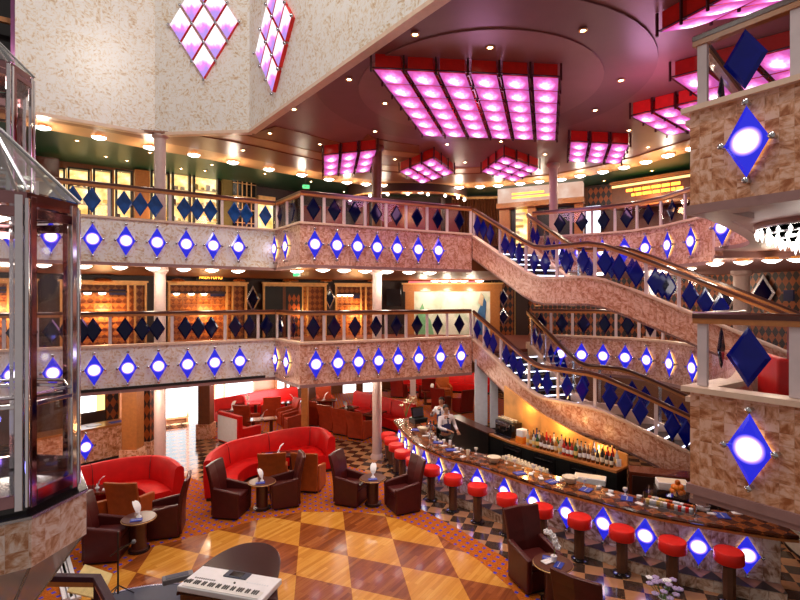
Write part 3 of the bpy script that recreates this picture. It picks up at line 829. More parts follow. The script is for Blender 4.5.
# ================================================================ lamps
s_world[0] = False
def point(name, loc, e, col=(1, .82, .62), r=.12):
    l = bpy.data.lights.new(name, 'POINT'); l.energy = e; l.color = col; l.shadow_soft_size = r
    o = bpy.data.objects.new(name, l); COL.objects.link(o); o.location = loc; return o
def spot(name, loc, e, col=(1, .80, .58), ang=100, r=.06, rot=(0, 0, 0)):
    l = bpy.data.lights.new(name, 'SPOT'); l.energy = e; l.color = col; l.shadow_soft_size = r; l.spot_size = math.radians(ang); l.spot_blend = .6
    o = bpy.data.objects.new(name, l); COL.objects.link(o); o.location = loc; o.rotation_euler = rot; return o
# ---- blue diamond lamps on the balcony fronts
def make_diamond_lamp():
    r = thing('diamond_wall_lamp', 'blue diamond lamp', 'wall lamp')
    m = dia_mesh(.42, .74, .022); o = m.build('lamp_shade', 'diamond_glow', r, fix=True)
    for v in o.data.vertices: v.co.y -= .07
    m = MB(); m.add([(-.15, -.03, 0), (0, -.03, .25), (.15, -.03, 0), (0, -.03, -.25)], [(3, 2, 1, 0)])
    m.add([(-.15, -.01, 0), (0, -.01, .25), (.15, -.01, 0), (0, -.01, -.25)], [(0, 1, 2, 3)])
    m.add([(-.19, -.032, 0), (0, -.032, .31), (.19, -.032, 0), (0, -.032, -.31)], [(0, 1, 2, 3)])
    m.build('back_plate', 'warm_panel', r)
    for x, z in ((-.23, 0), (.23, 0), (0, .40), (0, -.40)):
        m = MB(); m.lathe([(.022, 0), (.022, .08), (.034, .085), (.034, .11), (.012, .125)], (x, 0, z), 10, M=Matrix.Rotation(PI/2, 3, 'X'))
        m.build('clamp', 'steel', r, smooth=40)
    return Proto(r)
DL = make_diamond_lamp()
def row(path, lv, xs, desc, group, zc=None, sc_=None):
    for i, px in enumerate(xs):
        p, d = zonpath([Vector((q.x, q.y, 0)) for q in path], px)
        z = zc if zc is not None else (TOP[lv]+BOT[lv])/2+.02
        n = Vector((d.y, -d.x))
        DL.put((p.x+n.x*.004, p.y+n.y*.004, z), math.atan2(d.y, d.x), desc % nth(i, len(xs)), group, sc_)
W1 = 'blue diamond lamps on the balcony fronts'
row([A0_, A_, B_], 2, [12, 51, 92.5, 125.7, 156.7, 185.7, 212.5, 237.5], 'blue diamond lamp on upper balcony front, left wing, %s', W1)
row([A0_, A_, B_], 1, [12, 53, 94, 127.5, 158, 187, 214, 239], 'blue diamond lamp on lower balcony front, left wing, %s', W1)
row([B_, B2_], 2, [277, 288], 'blue diamond lamp on the angled upper balcony corner, %s', W1)
row([B_, B2_], 1, [278, 289], 'blue diamond lamp on the angled lower balcony corner, %s', W1)
row([B2_, C_], 2, [314, 336, 356.5, 376, 396, 417, 437], 'blue diamond lamp on upper balcony front, middle stretch, %s', W1)
row([B2_, C_], 1, [315, 337, 357.5, 377.5, 397, 417.5, 439, 459.5], 'blue diamond lamp on lower balcony front, middle stretch, %s', W1)
row(RIGHT, 2, [560, 581, 603, 625, 647, 670, 693.5], 'blue diamond lamp on curved upper balcony front, right wing, %s', W1)
row(RIGHT, 1, [561, 582, 604, 626, 648.5, 672, 695], 'blue diamond lamp on curved lower balcony front, right wing, %s', W1)
row(NEAR, 2, [725], 'blue diamond lamp in the shadowed upper balcony recess (%s)', W1)
for lv, px, nm in ((2, 749.5, 'upper'), (1, 752.5, 'lower')):
    row([NP, NQ], lv, [px], 'large blue diamond lamp on the nearest %s parapet at right (%%s)' % nm, W1, zat(143 if lv == 2 else 448, on_line(NP, NQ, px).y))
for o in list(COL.objects):
    if o.get('label', '').endswith(' (only)'): o['label'] = o['label'][:-7]
# ---- flower shaped ceiling lamps
def pt_(p): return p
def make_flower(name='flower_ceiling_lamp'):
    r = thing(name, 'lamp', 'ceiling lamp')
    m = MB(); m.cyl((0, 0, -.05), .12, .05, 14); m.build('base', 'gold_trim', r, smooth=40)
    m = MB(); m.lathe([(.02, -.13), (.07, -.12), (.13, -.09), (.175, -.06), (.165, -.05), (.05, -.05)], (0, 0, 0), 24, 6, .14); m.build('shade', 'warm_white', r, smooth=60)
    m = MB()
    m.lathe([(.165, -.05), (.185, -.062), (.185, -.05), (.165, -.042), (.165, -.05)], (0, 0, 0), 24, 6, .14)
    m.build('petal_frame', 'gold_trim', r)
    return Proto(r)
FL = make_flower()
for i, p in enumerate(LAMPC):
    FL.put((p.x, p.y, CEIL-.034), 0, 'white flower lamp in the arc along the top ceiling, %s' % nth(i, len(LAMPC)), 'flower lamps along the top ceiling')
    if i % 2 == 0: point('lamp_light', (p.x, p.y, CEIL-.42), 34)
def soffit_row(path, lv, xs, off, desc, pts=True):
    pp = inset_path(path, -off)
    for i, px in enumerate(xs):
        p, d = zonpath([Vector((q.x, q.y, 0)) for q in pp], px)
        FL.put((p.x, p.y, BOT[lv]), 0, desc % nth(i, len(xs)), 'flower lamps under the balconies')
        if pts and i % 2 == 0: point('lamp_light', (p.x, p.y, BOT[lv]-.4), 26)
soffit_row([A0_, A_, B_], 2, [5, 43, 84, 120, 153, 184, 212, 238], .45, 'white flower lamp under upper balcony, left wing, %s')
soffit_row([B_+(B_-A_)*.0, B2_, C_], 2, [297, 323, 344, 365, 387, 409, 430], .5, 'white flower lamp under upper balcony, middle stretch, %s')
soffit_row([A0_, A_, B_], 1, [3, 43, 83, 119, 151, 183, 212, 238], .5, 'white flower lamp under lower balcony, left wing, %s')
soffit_row([B2_, C_], 1, [340, 372, 400, 431], .8, 'white flower lamp under lower balcony, middle stretch, %s')
soffit_row(RIGHT, 2, [600, 640, 664, 689], .45, 'white flower lamp under curved upper balcony, right wing, %s')
for i, (px, py) in enumerate(((715, 265), (743, 263.5), (772, 262), (798, 261))):
    p = G(px, py, BOT[2]-.1); FL.put((p.x, p.y, BOT[2]), 0, 'white flower lamp under upper balcony at far right, %s' % nth(i, 4), 'flower lamps under the balconies')
    if i % 2 == 0: point('lamp_light', (p.x, p.y, BOT[2]-.4), 22)
for x, y in ((0, 20.5*K), (2.5*K, 22*K), (-3*K, 19*K), (.5*K, 17.5*K), (-4.5*K, 16*K)):
    point('lamp_light', (x, y, BOT[1]-.4), 60)
for x, y in ((5.5*K, 17*K), (8.5*K, 15.5*K), (9.5*K, 10*K)):
    point('lamp_light', (x, y, BOT[2]-.4), 40); point('lamp_light', (x, y, BOT[1]-.4), 45)
# ---- recessed ceiling spots
def make_spot():
    r = thing('ceiling_spotlight', 'spot', 'spotlight')
    m = MB(); m.lathe([(.045, 0), (.075, 0), (.08, -.012), (.05, -.02), (.045, -.006)], (0, 0, 0), 16); m.build('trim_ring', 'gold_trim', r, smooth=40)
    m = MB(); m.lathe([(.048, -.003), (.03, -.012), (.0, -.016)], (0, 0, 0), 16); m.build('lens', 'spot_white', r, smooth=60)
    return Proto(r)
SP = make_spot()
SPX = [(349, 79), (294, 109), (385, 103), (375, 131), (270, 133), (320, 144), (243, 150), (415, 34), (490, 47), (583, 30), (595, 110), (447, 144), (501, 141), (621, 80), (629, 130), (648, 147), (545, 154), (395, 159), (465, 162)]
SPX.sort()
for i, (px, py) in enumerate(SPX):
    z = CEIL-.06
    p = G(px, py, z); SP.put((p.x, p.y, z), 0, 'small bright recessed spotlight in the mauve ceiling, %s' % nth(i, len(SPX)), 'recessed spots in the mauve ceiling')
    spot('spot_light', (p.x, p.y, z-.1), 150, ang=95)
GPX = [(77, 141), (106, 157), (127, 161), (150, 153), (181, 169), (205, 171), (212, 165), (265, 174), (311, 182), (344, 192), (604, 181), (652, 171)]
for i, (px, py) in enumerate(GPX):
    p = G(px, py, GREEN-.02); SP.put((p.x, p.y, GREEN), 0, 'small recessed spotlight in the dark green ceiling, %s' % nth(i, len(GPX)), 'recessed spots in the green ceiling')
    if i % 2: spot('spot_light', (p.x, p.y, GREEN-.12), 60)
for i, (px, py) in enumerate(((538, 304.5), (572, 304.5))):
    p = D(px, py, 12.7)
    SP.put((p.x, p.y, DECK2-8*DECK1/18-.31), 0, 'small spotlight under the upper stair landing, %s' % ('left one', 'right one')[i], 'spots under the stair landing')
# ---- pink glass light arrays
def cell_uv(m, q, n=4, bulge=.05, nrm=Vector((0, 0, -1))):
    a, b, c, d = [Vector(v) for v in q]
    vs = []; fs = []; uvs = []
    for j in range(n+1):
        for i in range(n+1):
            u, v = i/n, j/n
            p = a*(1-u)*(1-v)+b*u*(1-v)+c*u*v+d*(1-u)*v
            vs.append(p+nrm*(bulge*(1-(2*u-1)**2)*(1-(2*v-1)**2)))
    for j in range(n):
        for i in range(n):
            k = j*(n+1)+i; fs.append((k, k+1, k+n+2, k+n+1)); uvs.append([(i/n, j/n), ((i+1)/n, j/n), ((i+1)/n, (j+1)/n), (i/n, (j+1)/n)])
    return m.add(vs, fs, uvs)
def pink_array(label, c0, u, v, n, mm, zb, ztop, group='pink light arrays on the ceiling', gap=.05, gu=.11):
    """c0 corner of the lower face, u and v full edge vectors (2-D), n x mm cells"""
    r = thing('pink_ceiling_light', label, 'ceiling light', ((c0+u/2+v/2).x, (c0+u/2+v/2).y, zb), group=group)
    o = Vector(r.location)
    cu, cv = u/n, v/mm
    def quad(s0, zz):
        s1 = s0+gu-gap
        return [Vector((p.x, p.y, zz)) for p in (cu*s1+cv*s0, cu*(1-s1)+cv*s0, cu*(1-s1)+cv*(1-s0), cu*s1+cv*(1-s0))]
    sh = None; bx = None
    for i in range(n):
        for j in range(mm):
            pos = c0+cu*i+cv*j; loc = Vector((pos.x-o.x, pos.y-o.y, 0))
            if sh is None:
                m = MB(); cell_uv(m, quad(gap*.6, 0), bulge=.07); s_ = m.build('glass_shade', 'pink_glow', r, smooth=60); sh = s_.data
                m = MB(); q0 = quad(gap, .015); q1 = quad(gap, ztop-zb)
                m.hexa(q0, q1); b_ = m.build('housing', 'red_box', r, fix=True); bx = b_.data
            else:
                s_ = bpy.data.objects.new('glass_shade', sh); b_ = bpy.data.objects.new('housing', bx)
                for q in (s_, b_): COL.objects.link(q); q.parent = r
            s_.location = loc; b_.location = loc
    m = MB()
    for i in range(n+1):
        for j in (range(mm+1)):
            p = c0+cu*i+cv*j
            m.bbox(p.x-o.x-.018, p.x-o.x+.018, p.y-o.y-.018, p.y-o.y+.018, -.05, ztop-zb)
    for i in range(n+1):
        p = c0+cu*i; q = p+v
        m.bar((p.x-o.x, p.y-o.y, .03), (q.x-o.x, q.y-o.y, .03), .02, .02)
    for j in range(mm+1):
        p = c0+cv*j; q = p+u
        m.bar((p.x-o.x, p.y-o.y, .03), (q.x-o.x, q.y-o.y, .03), .02, .02)
    m.build('frame', 'dark_red', r)
    return r
ZP = kz(8.0)
def arr_px(label, tl, tr, bl, n, m, zb=None, ztop=None):
    zb = zb or ZP; a, b, c = [Vector((q.x, q.y)) for q in (G(*tl, zb), G(*tr, zb), G(*bl, zb))]
    return pink_array(label, a, b-a, c-a, n, m, zb, ztop or CEIL-.01)
arr_px('large pink glass light array of thirty-six panels on the ceiling disc', (371, 69), (561, 78), (422, 136), 6, 6)
arr_px('small pink glass light array nearest the pale marble wall', (322.5, 156), (378, 150), (323, 176), 3, 3)
arr_px('small pink glass light array turned as a diamond, left of stairs', (399, 172), (434, 158), (421, 184), 3, 3)
arr_px('small pink glass light array turned as a diamond, above stair top', (481, 172), (504, 156), (515, 182), 3, 3)
arr_px('small pink glass light array right of the large one', (569, 142), (630.5, 145), (567.5, 161.5), 3, 3)
arr_px('small pink glass light array next to the nearest upper parapet', (630, 117), (700, 101), (667, 136), 3, 3)
arr_px('pink glass light array seen through the nearest upper railing', (670, 79), (795, 47), (725, 117), 3, 3)
arr_px('large pink glass light array at the top right corner', (657, 34), (737, -8), (835, -5), 3, 3)
for x, y, e in ((U(1.6, 10.1).x, U(1.6, 10.1).y, 70), (U(4.5, 9).x, U(4.5, 9).y, 40), (U(1.2, 15.5).x, U(1.2, 15.5).y, 25)):
    point('pink_array_light', (x, y, ZP-.5), e, (1, .45, .85), .5)
# ---- pink diamond arrays on the pale walls
def wall_rhomb(label, P, Q, pl, pt, pb, pr_half, n=3, off=.12):
    """centre column pl, top/bottom rows pt/pb, on wall line PQ; half width taken from column pr_half"""
    d = (Q-P).normalized(); nn = Vector((d.y, -d.x))
    P2, Q2 = P+nn*off, Q+nn*off
    c = on_line(P2, Q2, pl); zt, zb = zat(pt, c.y), zat(pb, c.y); zc = (zt+zb)/2; hh = (zt-zb)/2
    e = on_line(P2, Q2, pr_half); hw = (e-c).length
    r = thing('pink_wall_light', label, 'wall light', (c.x, c.y, zc), math.atan2(d.y, d.x), 'pink diamond arrays on the pale walls')
    # cells spanned by vectors a=(hw,hh) and b=(-hw,hh) from the bottom point
    a = Vector((hw, 0, hh))/n; b = Vector((-hw, 0, hh))/n; o = Vector((0, 0, -hh))
    for i in range(n):
        for j in range(n):
            q = o+a*i+b*j; g = .06
            pts = [q+a*g+b*g, q+a*(1-g)+b*g, q+a*(1-g)+b*(1-g), q+a*g+b*(1-g)]
            z0 = min(p.z for p in pts); z1 = max(p.z for p in pts)
            m = MB(); cen_ = (a+b)/2+q
            vs = pts+[cen_+Vector((0, -.03, 0))]
            uvs = []
            fs = [(0, 1, 4), (1, 2, 4), (2, 3, 4), (3, 0, 4)]
            for f in fs: uvs.append([((vs[k].x+hw)/(2*hw), (vs[k].z-z0)/(z1-z0)) for k in f])
            m.add(vs, fs, uvs); sh_ = m.build('glass_shade', 'pink_wall_glow', r, smooth=80)
            m = MB(); bk = [p+Vector((0, off-.01, 0)) for p in pts]; fr = [p+Vector((0, .012, 0)) for p in pts]
            m.add(fr+bk, [(3, 2, 1, 0), (4, 5, 6, 7), (0, 1, 5, 4), (1, 2, 6, 5), (2, 3, 7, 6), (3, 0, 4, 7)]); m.build('housing', 'red_box', r, fix=True)
    for i in range(n+1):
        for j in range(n+1):
            q = o+a*i+b*j; m = MB(); m.ball(q+Vector((0, -.015, 0)), .045, 8, 5)
            m.build('bolt', 'steel', r, smooth=60)
    return r
wall_rhomb('pink glass diamond array on the middle pale marble wall', FAC[1], FAC[2], 203.5, -34, 80, 239)
wall_rhomb('pink glass diamond array on the slanted pale marble wall', FAC[2], FAC[3], 272, -22, 94, 292)
s_world[0] = True
# ================================================================ shopfronts, signs and windows on the back walls
def wthing(px0, px1, py0, py1, name, label, cat, off=0.05, group=None, kind=None, W_=None):
    """a thing standing on the back wall between two image columns; local x along the wall, -y towards the hall"""
    p0, d0 = wall_at(px0, off, W_); p1, d1 = wall_at(px1, off, W_)
    d = (p1-p0); w = d.length; pm = (p0+p1)/2
    z1, z0 = zat(py0, pm.y), zat(py1, pm.y)
    r = thing(name, label, cat, (p0.x, p0.y, z0), math.atan2(d.y, d.x), group)
    if kind: r['kind'] = kind
    return r, w, z1-z0
s_world[0] = False
def fbox(r, name, mat, x0, x1, y0, y1, z0, z1, bevel=0):
    m = MB(); m.bbox(x0, x1, y0, y1, z0, z1); return m.build(name, mat, r, bevel=bevel)
def shopfront(px0, px1, py0, py1, label, inner=.72, slats=True):
    r, w, h = wthing(px0, px1, py0, py1, 'shopfront', label, 'shopfront', .32, 'lattice shopfronts on the lower balcony')
    m = MB()
    m.bbox(0, w, -.06, .10, h-.10, h); m.bbox(0, .07, -.06, .10, 0, h-.1); m.bbox(w-.07, w, -.06, .10, 0, h-.1)
    m.bbox(-.05, w+.05, -.10, .02, h, h+.06)
    m.build('frame', 'gold_trim', r)
    xi = w*inner
    m = MB(); m.bbox(xi, xi+.06, -.04, .1, 0, h-.1); m.bbox(xi+.22, xi+.28, -.07, .1, 0, h-.1); m.build('mullion', 'gold_trim', r)
    fbox(r, 'lattice_panel', 'lattice', .07, w-.07, .22, .26, 0, h-.1)
    m = MB()
    n = 9
    for i in range(n):
        z = h*.80*(i+.5)/n; m.bbox(.07, xi, .13, .16, z, z+.045); 
    for x in (.25, .5, .75):
        m.bbox(xi*x, xi*x+.03, .10, .13, 0, h*.82)
    m.build('shutter', 'amber_wood', r)
    fbox(r, 'shelf', 'dark_wood', .07, xi, .0, .22, h*.84, h*.87)
    fbox(r, 'blue_sign', 'navy', xi*.72, xi*.98, .02, .04, h*.70+.25, h*.70+.45)
    for x in (.15, .4, .62):
        m = MB(); m.lathe([(.0, -.07), (.09, -.05), (.12, 0)], (xi*x, .12, h*.84), 12); m.build('shop_lamp', 'warm_white', r, smooth=50)
    p, d = wall_at((px0+px1)/2, .62)
    point('shop_light', (p.x, p.y, r.location.z+h*.55), 60, (1, .55, .22), .2)
    return r, w, h
DY = 349
shopfront(60, 145.5, 282, DY, 'lattice shopfront with gold frame, leftmost on the lower balcony', .76)
shopfront(166.5, 244, 283, DY, 'lattice shopfront with gold frame below the orange lit sign', .72)
r, w, h = shopfront(260, 325.5, 284, DY, 'lattice shopfront with a dark doorway behind the balcony corner', .6)
fbox(r, 'door_recess', 'black', .07, w*.6, -.02, .02, 0, h-.12); fbox(r, 'door_leaf', 'brown_wood', w*.3, w*.34, -.05, -.02, 0, h-.12); fbox(r, 'door_leaf', 'harlequin', w*.38, w*.56, -.05, -.02, 0, h*.85)
shopfront(334.5, 374, 284.5, DY, 'narrow lattice shopfront just left of the mid column', .62)
shopfront(-40, 38, 280, DY, 'lattice shopfront seen through the glass lift at far left', .6)
for i, (a, b) in enumerate(((92, 112), (168, 182), (228, 240), (277, 292), (319, 331), (365, 378))):
    r, w, h = wthing(a, b, 278.3, 281.3, 'uplighter', 'glowing orange wall uplighter above the shopfronts, %s' % nth(i, 6), 'wall lamp', .60, 'orange uplighters above the shopfronts')
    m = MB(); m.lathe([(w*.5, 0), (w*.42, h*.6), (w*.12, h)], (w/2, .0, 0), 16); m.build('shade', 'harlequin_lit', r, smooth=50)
    fbox(r, 'bracket', 'gold_trim', w*.42, w*.58, .05, .45, -.03, .02)
def wtext(px0, px1, py0, py1, body, mat, label, off=.12, name='lit_sign', board='black', boardpad=.08):
    r, w, h = wthing(px0, px1, py0, py1, name, label, 'sign', off)
    if board: fbox(r, 'board', board, -boardpad, w+boardpad, .0, .06, -boardpad*.8, h+boardpad*.8)
    c = bpy.data.curves.new('lettering', 'FONT'); c.body = body; c.size = h*1.35; c.extrude = .015
    c.materials.append(MAT[mat])
    o = bpy.data.objects.new('lettering', c); COL.objects.link(o); o.parent = r
    bpy.context.view_layer.update()
    sx = w/max(o.dimensions.x, .01)
    o.scale = (sx, 1, 1); o.rotation_euler = (PI/2, 0, 0); o.location = (0, -.02, h*.02)
    me = bpy.data.meshes.new_from_object(o.evaluated_get(bpy.context.evaluated_depsgraph_get()))
    o2 = bpy.data.objects.new('lettering', me); COL.objects.link(o2); o2.parent = r; o2.scale = o.scale; o2.rotation_euler = o.rotation_euler; o2.location = o.location
    bpy.data.objects.remove(o)
    return r
wtext(196.5, 218.5, 274.5, 279, 'AREA FUMO', 'amber_neon', 'small orange glowing letters on a dark board above a shopfront', .45)
# diamond mirrors on dark wood
def dmirror(px, py, label, w=.42, h=.72, off=.1, mat='navy_glass'):
    p, d = wall_at(px, off); r = thing('diamond_mirror', label, 'mirror', (p.x, p.y, zat(py, p.y)), math.atan2(d.y, d.x), 'diamond mirrors on the back walls')
    dia_mesh(w, h, .03).build('mirror_face', mat, r, fix=True)
    dia_mesh(w*1.18, h*1.18, .012).build('frame', 'steel', r, fix=True)
    return r
dmirror(252, 299, 'dark blue diamond mirror between two shopfronts', .5, .95)
dmirror(329.5, 298, 'dark blue diamond mirror left of the narrow shopfront', .42, .85)
dmirror(502.5, 298, 'dark blue diamond mirror beside the mural, upper one', .42, .72, .32)
dmirror(502.5, 317, 'dark blue diamond mirror beside the mural, lower one', .42, .72, .32)
# dark television cabinet and mural
r, w, h = wthing(384.5, 402, 289, 306, 'television', 'black television hanging left of the mural', 'television', .45)
fbox(r, 'screen', 'black_gloss', 0, w, 0, .08, 0, h, .01); fbox(r, 'bracket', 'black', w*.4, w*.6, .08, .4, h*.3, h*.7)
r, w, h = wthing(406, 499, 283, 350, 'mural', 'large pale green mural in a broad orange wood frame', 'painting', .25)
m = MB(); m.bbox(0, .4, -.12, .1, 0, h-.35); m.bbox(w-.42, w, -.12, .1, 0, h-.35); m.bbox(-.1, w+.1, -.2, .12, h-.38, h-.05); m.bbox(.4, w-.42, -.05, .1, 0, .25); m.build('frame', 'amber_wood', r)
fbox(r, 'cornice', 'gold_trim', -.15, w+.15, -.28, .1, h-.06, h)
o = fbox(r, 'canvas', 'mural_paint', .4, w-.42, .0, .05, .25, h-.38)
cw = w-.82
def blob(pts, mat, nm, y=-.01):
    m = MB(); m.prism([(x, z) for x, z in pts], 0, .012)
    m.v = [Vector((.4+v.x*cw, y-v.z, .25+v.y*(h-.63))) for v in m.v]; m.build(nm, mat, r, fix=True)
simple('mural_green', (.20, .50, .26), .5); simple('mural_blue', (.04, .13, .30), .5); simple('mural_tan', (.62, .46, .30), .5)
blob([(.03, .05), (.02, .4), (.06, .62), (.11, .78), (.15, .60), (.22, .45), (.26, .2), (.27, .03)], 'mural_green', 'painted_tree')
blob([(.86, .0), (.85, .35), (.84, .62), (.88, .75), (.90, .95), (.95, .8), (.94, .5), (.97, .2), (.98, 0)], 'mural_blue', 'painted_figure')
blob([(.84, .78), (.88, .98), (.92, .9), (.9, .72)], 'mural_tan', 'painted_hat', -.025)
r, w, h = wthing(410, 482, 279.5, 282.5, 'neon_strip', 'thin red glowing strip above the mural frame', 'light strip', .6)
fbox(r, 'tube', 'red_neon', 0, w, 0, .05, 0, .05); fbox(r, 'channel', 'gold_trim', -.02, w+.02, .05, .4, -.02, .08)
# vestibule between the mural and the stairs
for a, b, y0, y1, mat, nm in ((492, 513, 281, 349, 'harlequin', 'harlequin panel'), (515, 529, 284, 349, 'dark_wood', 'tall dark wood panel')):
    r, w, h = wthing(a, b, y0, y1, 'wall_panel', nm+' beside the mural, lower balcony', 'wall panel', .12); fbox(r, 'panel', mat, 0, w, 0, .08, 0, h); fbox(r, 'edge_trim', 'gold_trim', -.03, .0, -.02, .1, 0, h)
# right part of the lower balcony
for i, px in enumerate((726, 765)):
    dmirror(px, 293 if i else 301, 'blue diamond mirror on the harlequin wall, %s' % ('right of the thick column' if i else 'left of the thick column'), .62, 1.05, .1)
r, w, h = wthing(789, 799, 290, 301, 'television', 'small dark screen on the harlequin wall at the right edge', 'television', .3)
fbox(r, 'screen', 'navy', 0, w, 0, .08, 0, h); fbox(r, 'bracket', 'black', w*.4, w*.6, .08, .12, h*.3, h*.7)
# ---- upper balcony
shop_cols = [(46, 66), (67, 90), (92, 112), (114, 132), (149, 168), (170, 189), (191, 217)]
for i, (a, b) in enumerate(shop_cols):
    y0 = 167 + (a-46)*.045
    r, w, h = wthing(a, b, y0, 232, 'shop_window', 'brightly lit yellow shop window on the upper balcony, %s' % nth(i, len(shop_cols)), 'shop window', .35, 'lit shop windows on the upper balcony')
    fbox(r, 'lit_backdrop', 'shop_glow', 0, w, .22, .26, 0, h)
    m = MB(); m.bbox(.015, .08, -.05, .2, 0, h); m.bbox(w-.08, w-.015, -.05, .2, 0, h); m.bbox(.08, w-.08, -.05, .2, h-.06, h); m.build('frame', 'black', r)
    for k in range(3):
        z = h*(.18+.26*k); s_ = fbox(r, 'shelf', 'cream', .03, w-.03, .02, .2, z, z+.03)
        x = .08
        while x < w-.15:
            ww = random.uniform(.06, .16); hh = random.uniform(.08, .22)
            fbox(s_, 'goods', random.choice(['amber_wood', 'cream', 'brown_wood', 'white', 'gold_trim', 'pale_yellow']), x, x+ww, .05, .17, z+.03, z+.03+hh); x += ww+random.uniform(.03, .15)
    fbox(r, 'glass_pane', 'clear_glass', .02, w-.02, -.03, -.02, 0, h-.03)
    if i % 2 == 0:
        p, d = wall_at((a+b)/2, .9); point('shop_light', (p.x, p.y, DECK2+1.6), 22, (1, .75, .4), .2)
r, w, h = wthing(133, 148, 170, 232, 'pier', 'brown burl wood pier between lit shop windows', 'pier', .5); fbox(r, 'pier_body', 'amber_wood', 0, w, 0, .3, 0, h); fbox(r, 'plinth', 'dark_wood', -.03, w+.03, -.03, .3, 0, .2)
r, w, h = wthing(36, 60, 157, 232, 'pier', 'reddish burl wood pier at the far left of the upper balcony', 'pier', .9); fbox(r, 'pier_body', 'mahogany', 0, w, 0, .3, 0, h); fbox(r, 'plinth', 'dark_wood', -.03, w+.03, -.03, .3, 0, .2)
r, w, h = wthing(219.5, 252.5, 152, 236, 'display_cabinet', 'olive green shop corner with a dark gridded window', 'shop window', .5)
fbox(r, 'carcass', 'olive_wall', 0, w, .1, .3, 0, h)
fbox(r, 'dark_window', 'black_gloss', w*.28, w*.97, .05, .1, 0, h*.78)
m = MB()
for k in range(1, 5): m.bbox(w*(.28+.69*k/5)-.02, w*(.28+.69*k/5)+.02, .02, .05, 0, h*.78)
for k in range(1, 5): m.bbox(w*.28, w*.97, .02, .05, h*.78*k/5, h*.78*k/5+.035)
m.build('window_grid', 'gold_trim', r)
for k in range(5):
    m = MB(); m.ball((w*(.32+.14*k), .0, h*.80+.04*math.sin(k*2)), .09, 8, 5); m.build('cabinet_lamp', 'warm_panel', r, smooth=60)
r, w, h = wthing(256.5, 271, 200, 240, 'doorway', 'yellow lit doorway right of the olive shop corner', 'doorway', .3); fbox(r, 'lit_backdrop', 'shop_glow', 0, w, .1, .15, 0, h); fbox(r, 'lintel', 'gold_trim', -.05, w+.05, -.05, .2, h, h+.15)
r, w, h = wthing(300, 343, 195, 240, 'red_backdrop', 'dark red lacquer wall panels behind the upper middle railing', 'wall panel', .2)
fbox(r, 'panel', 'red_gloss', 0, w*.48, 0, .1, 0, h*.75); fbox(r, 'panel', 'red_gloss', w*.52, w, 0, .1, 0, h*.75); fbox(r, 'cornice', 'dark_wood', -.1, w+.1, -.15, .1, h*.75, h)
# round bar canopy with gold lamps in the middle of the upper balcony
cb, d = wall_at(395, 2.2)
r = thing('bar_canopy', 'curved dark bar canopy with gold edge lights on the upper balcony', 'canopy', (cb.x, cb.y, DECK2))
zc = zat(186, cb.y)-DECK2
def arcp(R, a0, a1, n=18, c=(0, 0)): return [Vector((c[0]+R*math.cos(a0+(a1-a0)*i/n), c[1]+R*math.sin(a0+(a1-a0)*i/n))) for i in range(n+1)]
P_ = arcp(2.5, math.radians(185), math.radians(355))
m = MB(); m.sweep([(p.x, p.y*.62) for p in P_], [(0, zc-.55), (0, zc), (-.5, zc+.12), (-.5, zc-.55)]); m.build('canopy_band', 'dark_wood', r, smooth=40)
m = MB(); m.sweep([(p.x, p.y*.62) for p in P_], [(.06, zc-.04), (.06, zc+.04), (-.03, zc+.04), (-.03, zc-.04)]); m.build('gold_edge', 'gold_trim', r)
m = MB(); m.sweep([(p.x, p.y*.62) for p in P_], [(.04, zc-.60), (.04, zc-.54), (-.06, zc-.54), (-.06, zc-.60)]); m.build('gold_edge', 'gold_trim', r)
for i, p in enumerate(P_[1:-1:2]):
    m = MB(); m.ball((p.x*.97, p.y*.62-.02, zc-.66), .06, 8, 5); m.build('canopy_lamp', 'warm_white', r, smooth=60)
P_ = arcp(1.9, math.radians(190), math.radians(350))
m = MB(); m.sweep([(p.x, p.y*.62) for p in P_], [(0, 0), (0, 1.05), (-.35, 1.05), (-.35, 0)]); m.build('bar_front', 'red_gloss', r, smooth=40)
for sx_ in (-1.5, 1.5):
    m = MB(); m.cyl((sx_, .1, 0), .1, zc-.5, 14); m.build('canopy_post', 'dark_wood', r, smooth=40)
fbox(r, 'lit_backdrop', 'red_gloss', -2.3, 2.3, 1.2, 1.3, 0, zc-.5)
for k in range(7):
    m = MB(); m.lathe([(.05, 0), (.06, .2), (.02, .28), (.02, .36)], (-1.4+.45*k, 1.05, 1.1), 8); m.build('bottle', random.choice(['pale_yellow', 'amber_wood', 'white']), r, smooth=50)
fbox(r, 'bottle_shelf', 'dark_wood', -1.7, 1.7, .95, 1.2, 1.04, 1.1)
point('bar_light', (cb.x, cb.y-.3, DECK2+zc-.9), 45, (1, .45, .2), .2)
# pleated brown curtains
r, w, h = wthing(452, 498, 197, 246, 'curtain', 'brown pleated curtain left of the wood portal on the upper balcony', 'curtain', .3)
m = MB(); n = 60
path = [Vector((w*i/n, .05*math.sin(i*2*PI/4), 0)) for i in range(n+1)]
m.sweep(path, [(0, 0), (0, h-.1), (-.03, h-.1), (-.03, 0)]); m.build('pleats', 'brown_wood', r, smooth=70)
fbox(r, 'curtain_rail', 'gold_trim', 0, w, -.1, .1, h-.1, h)
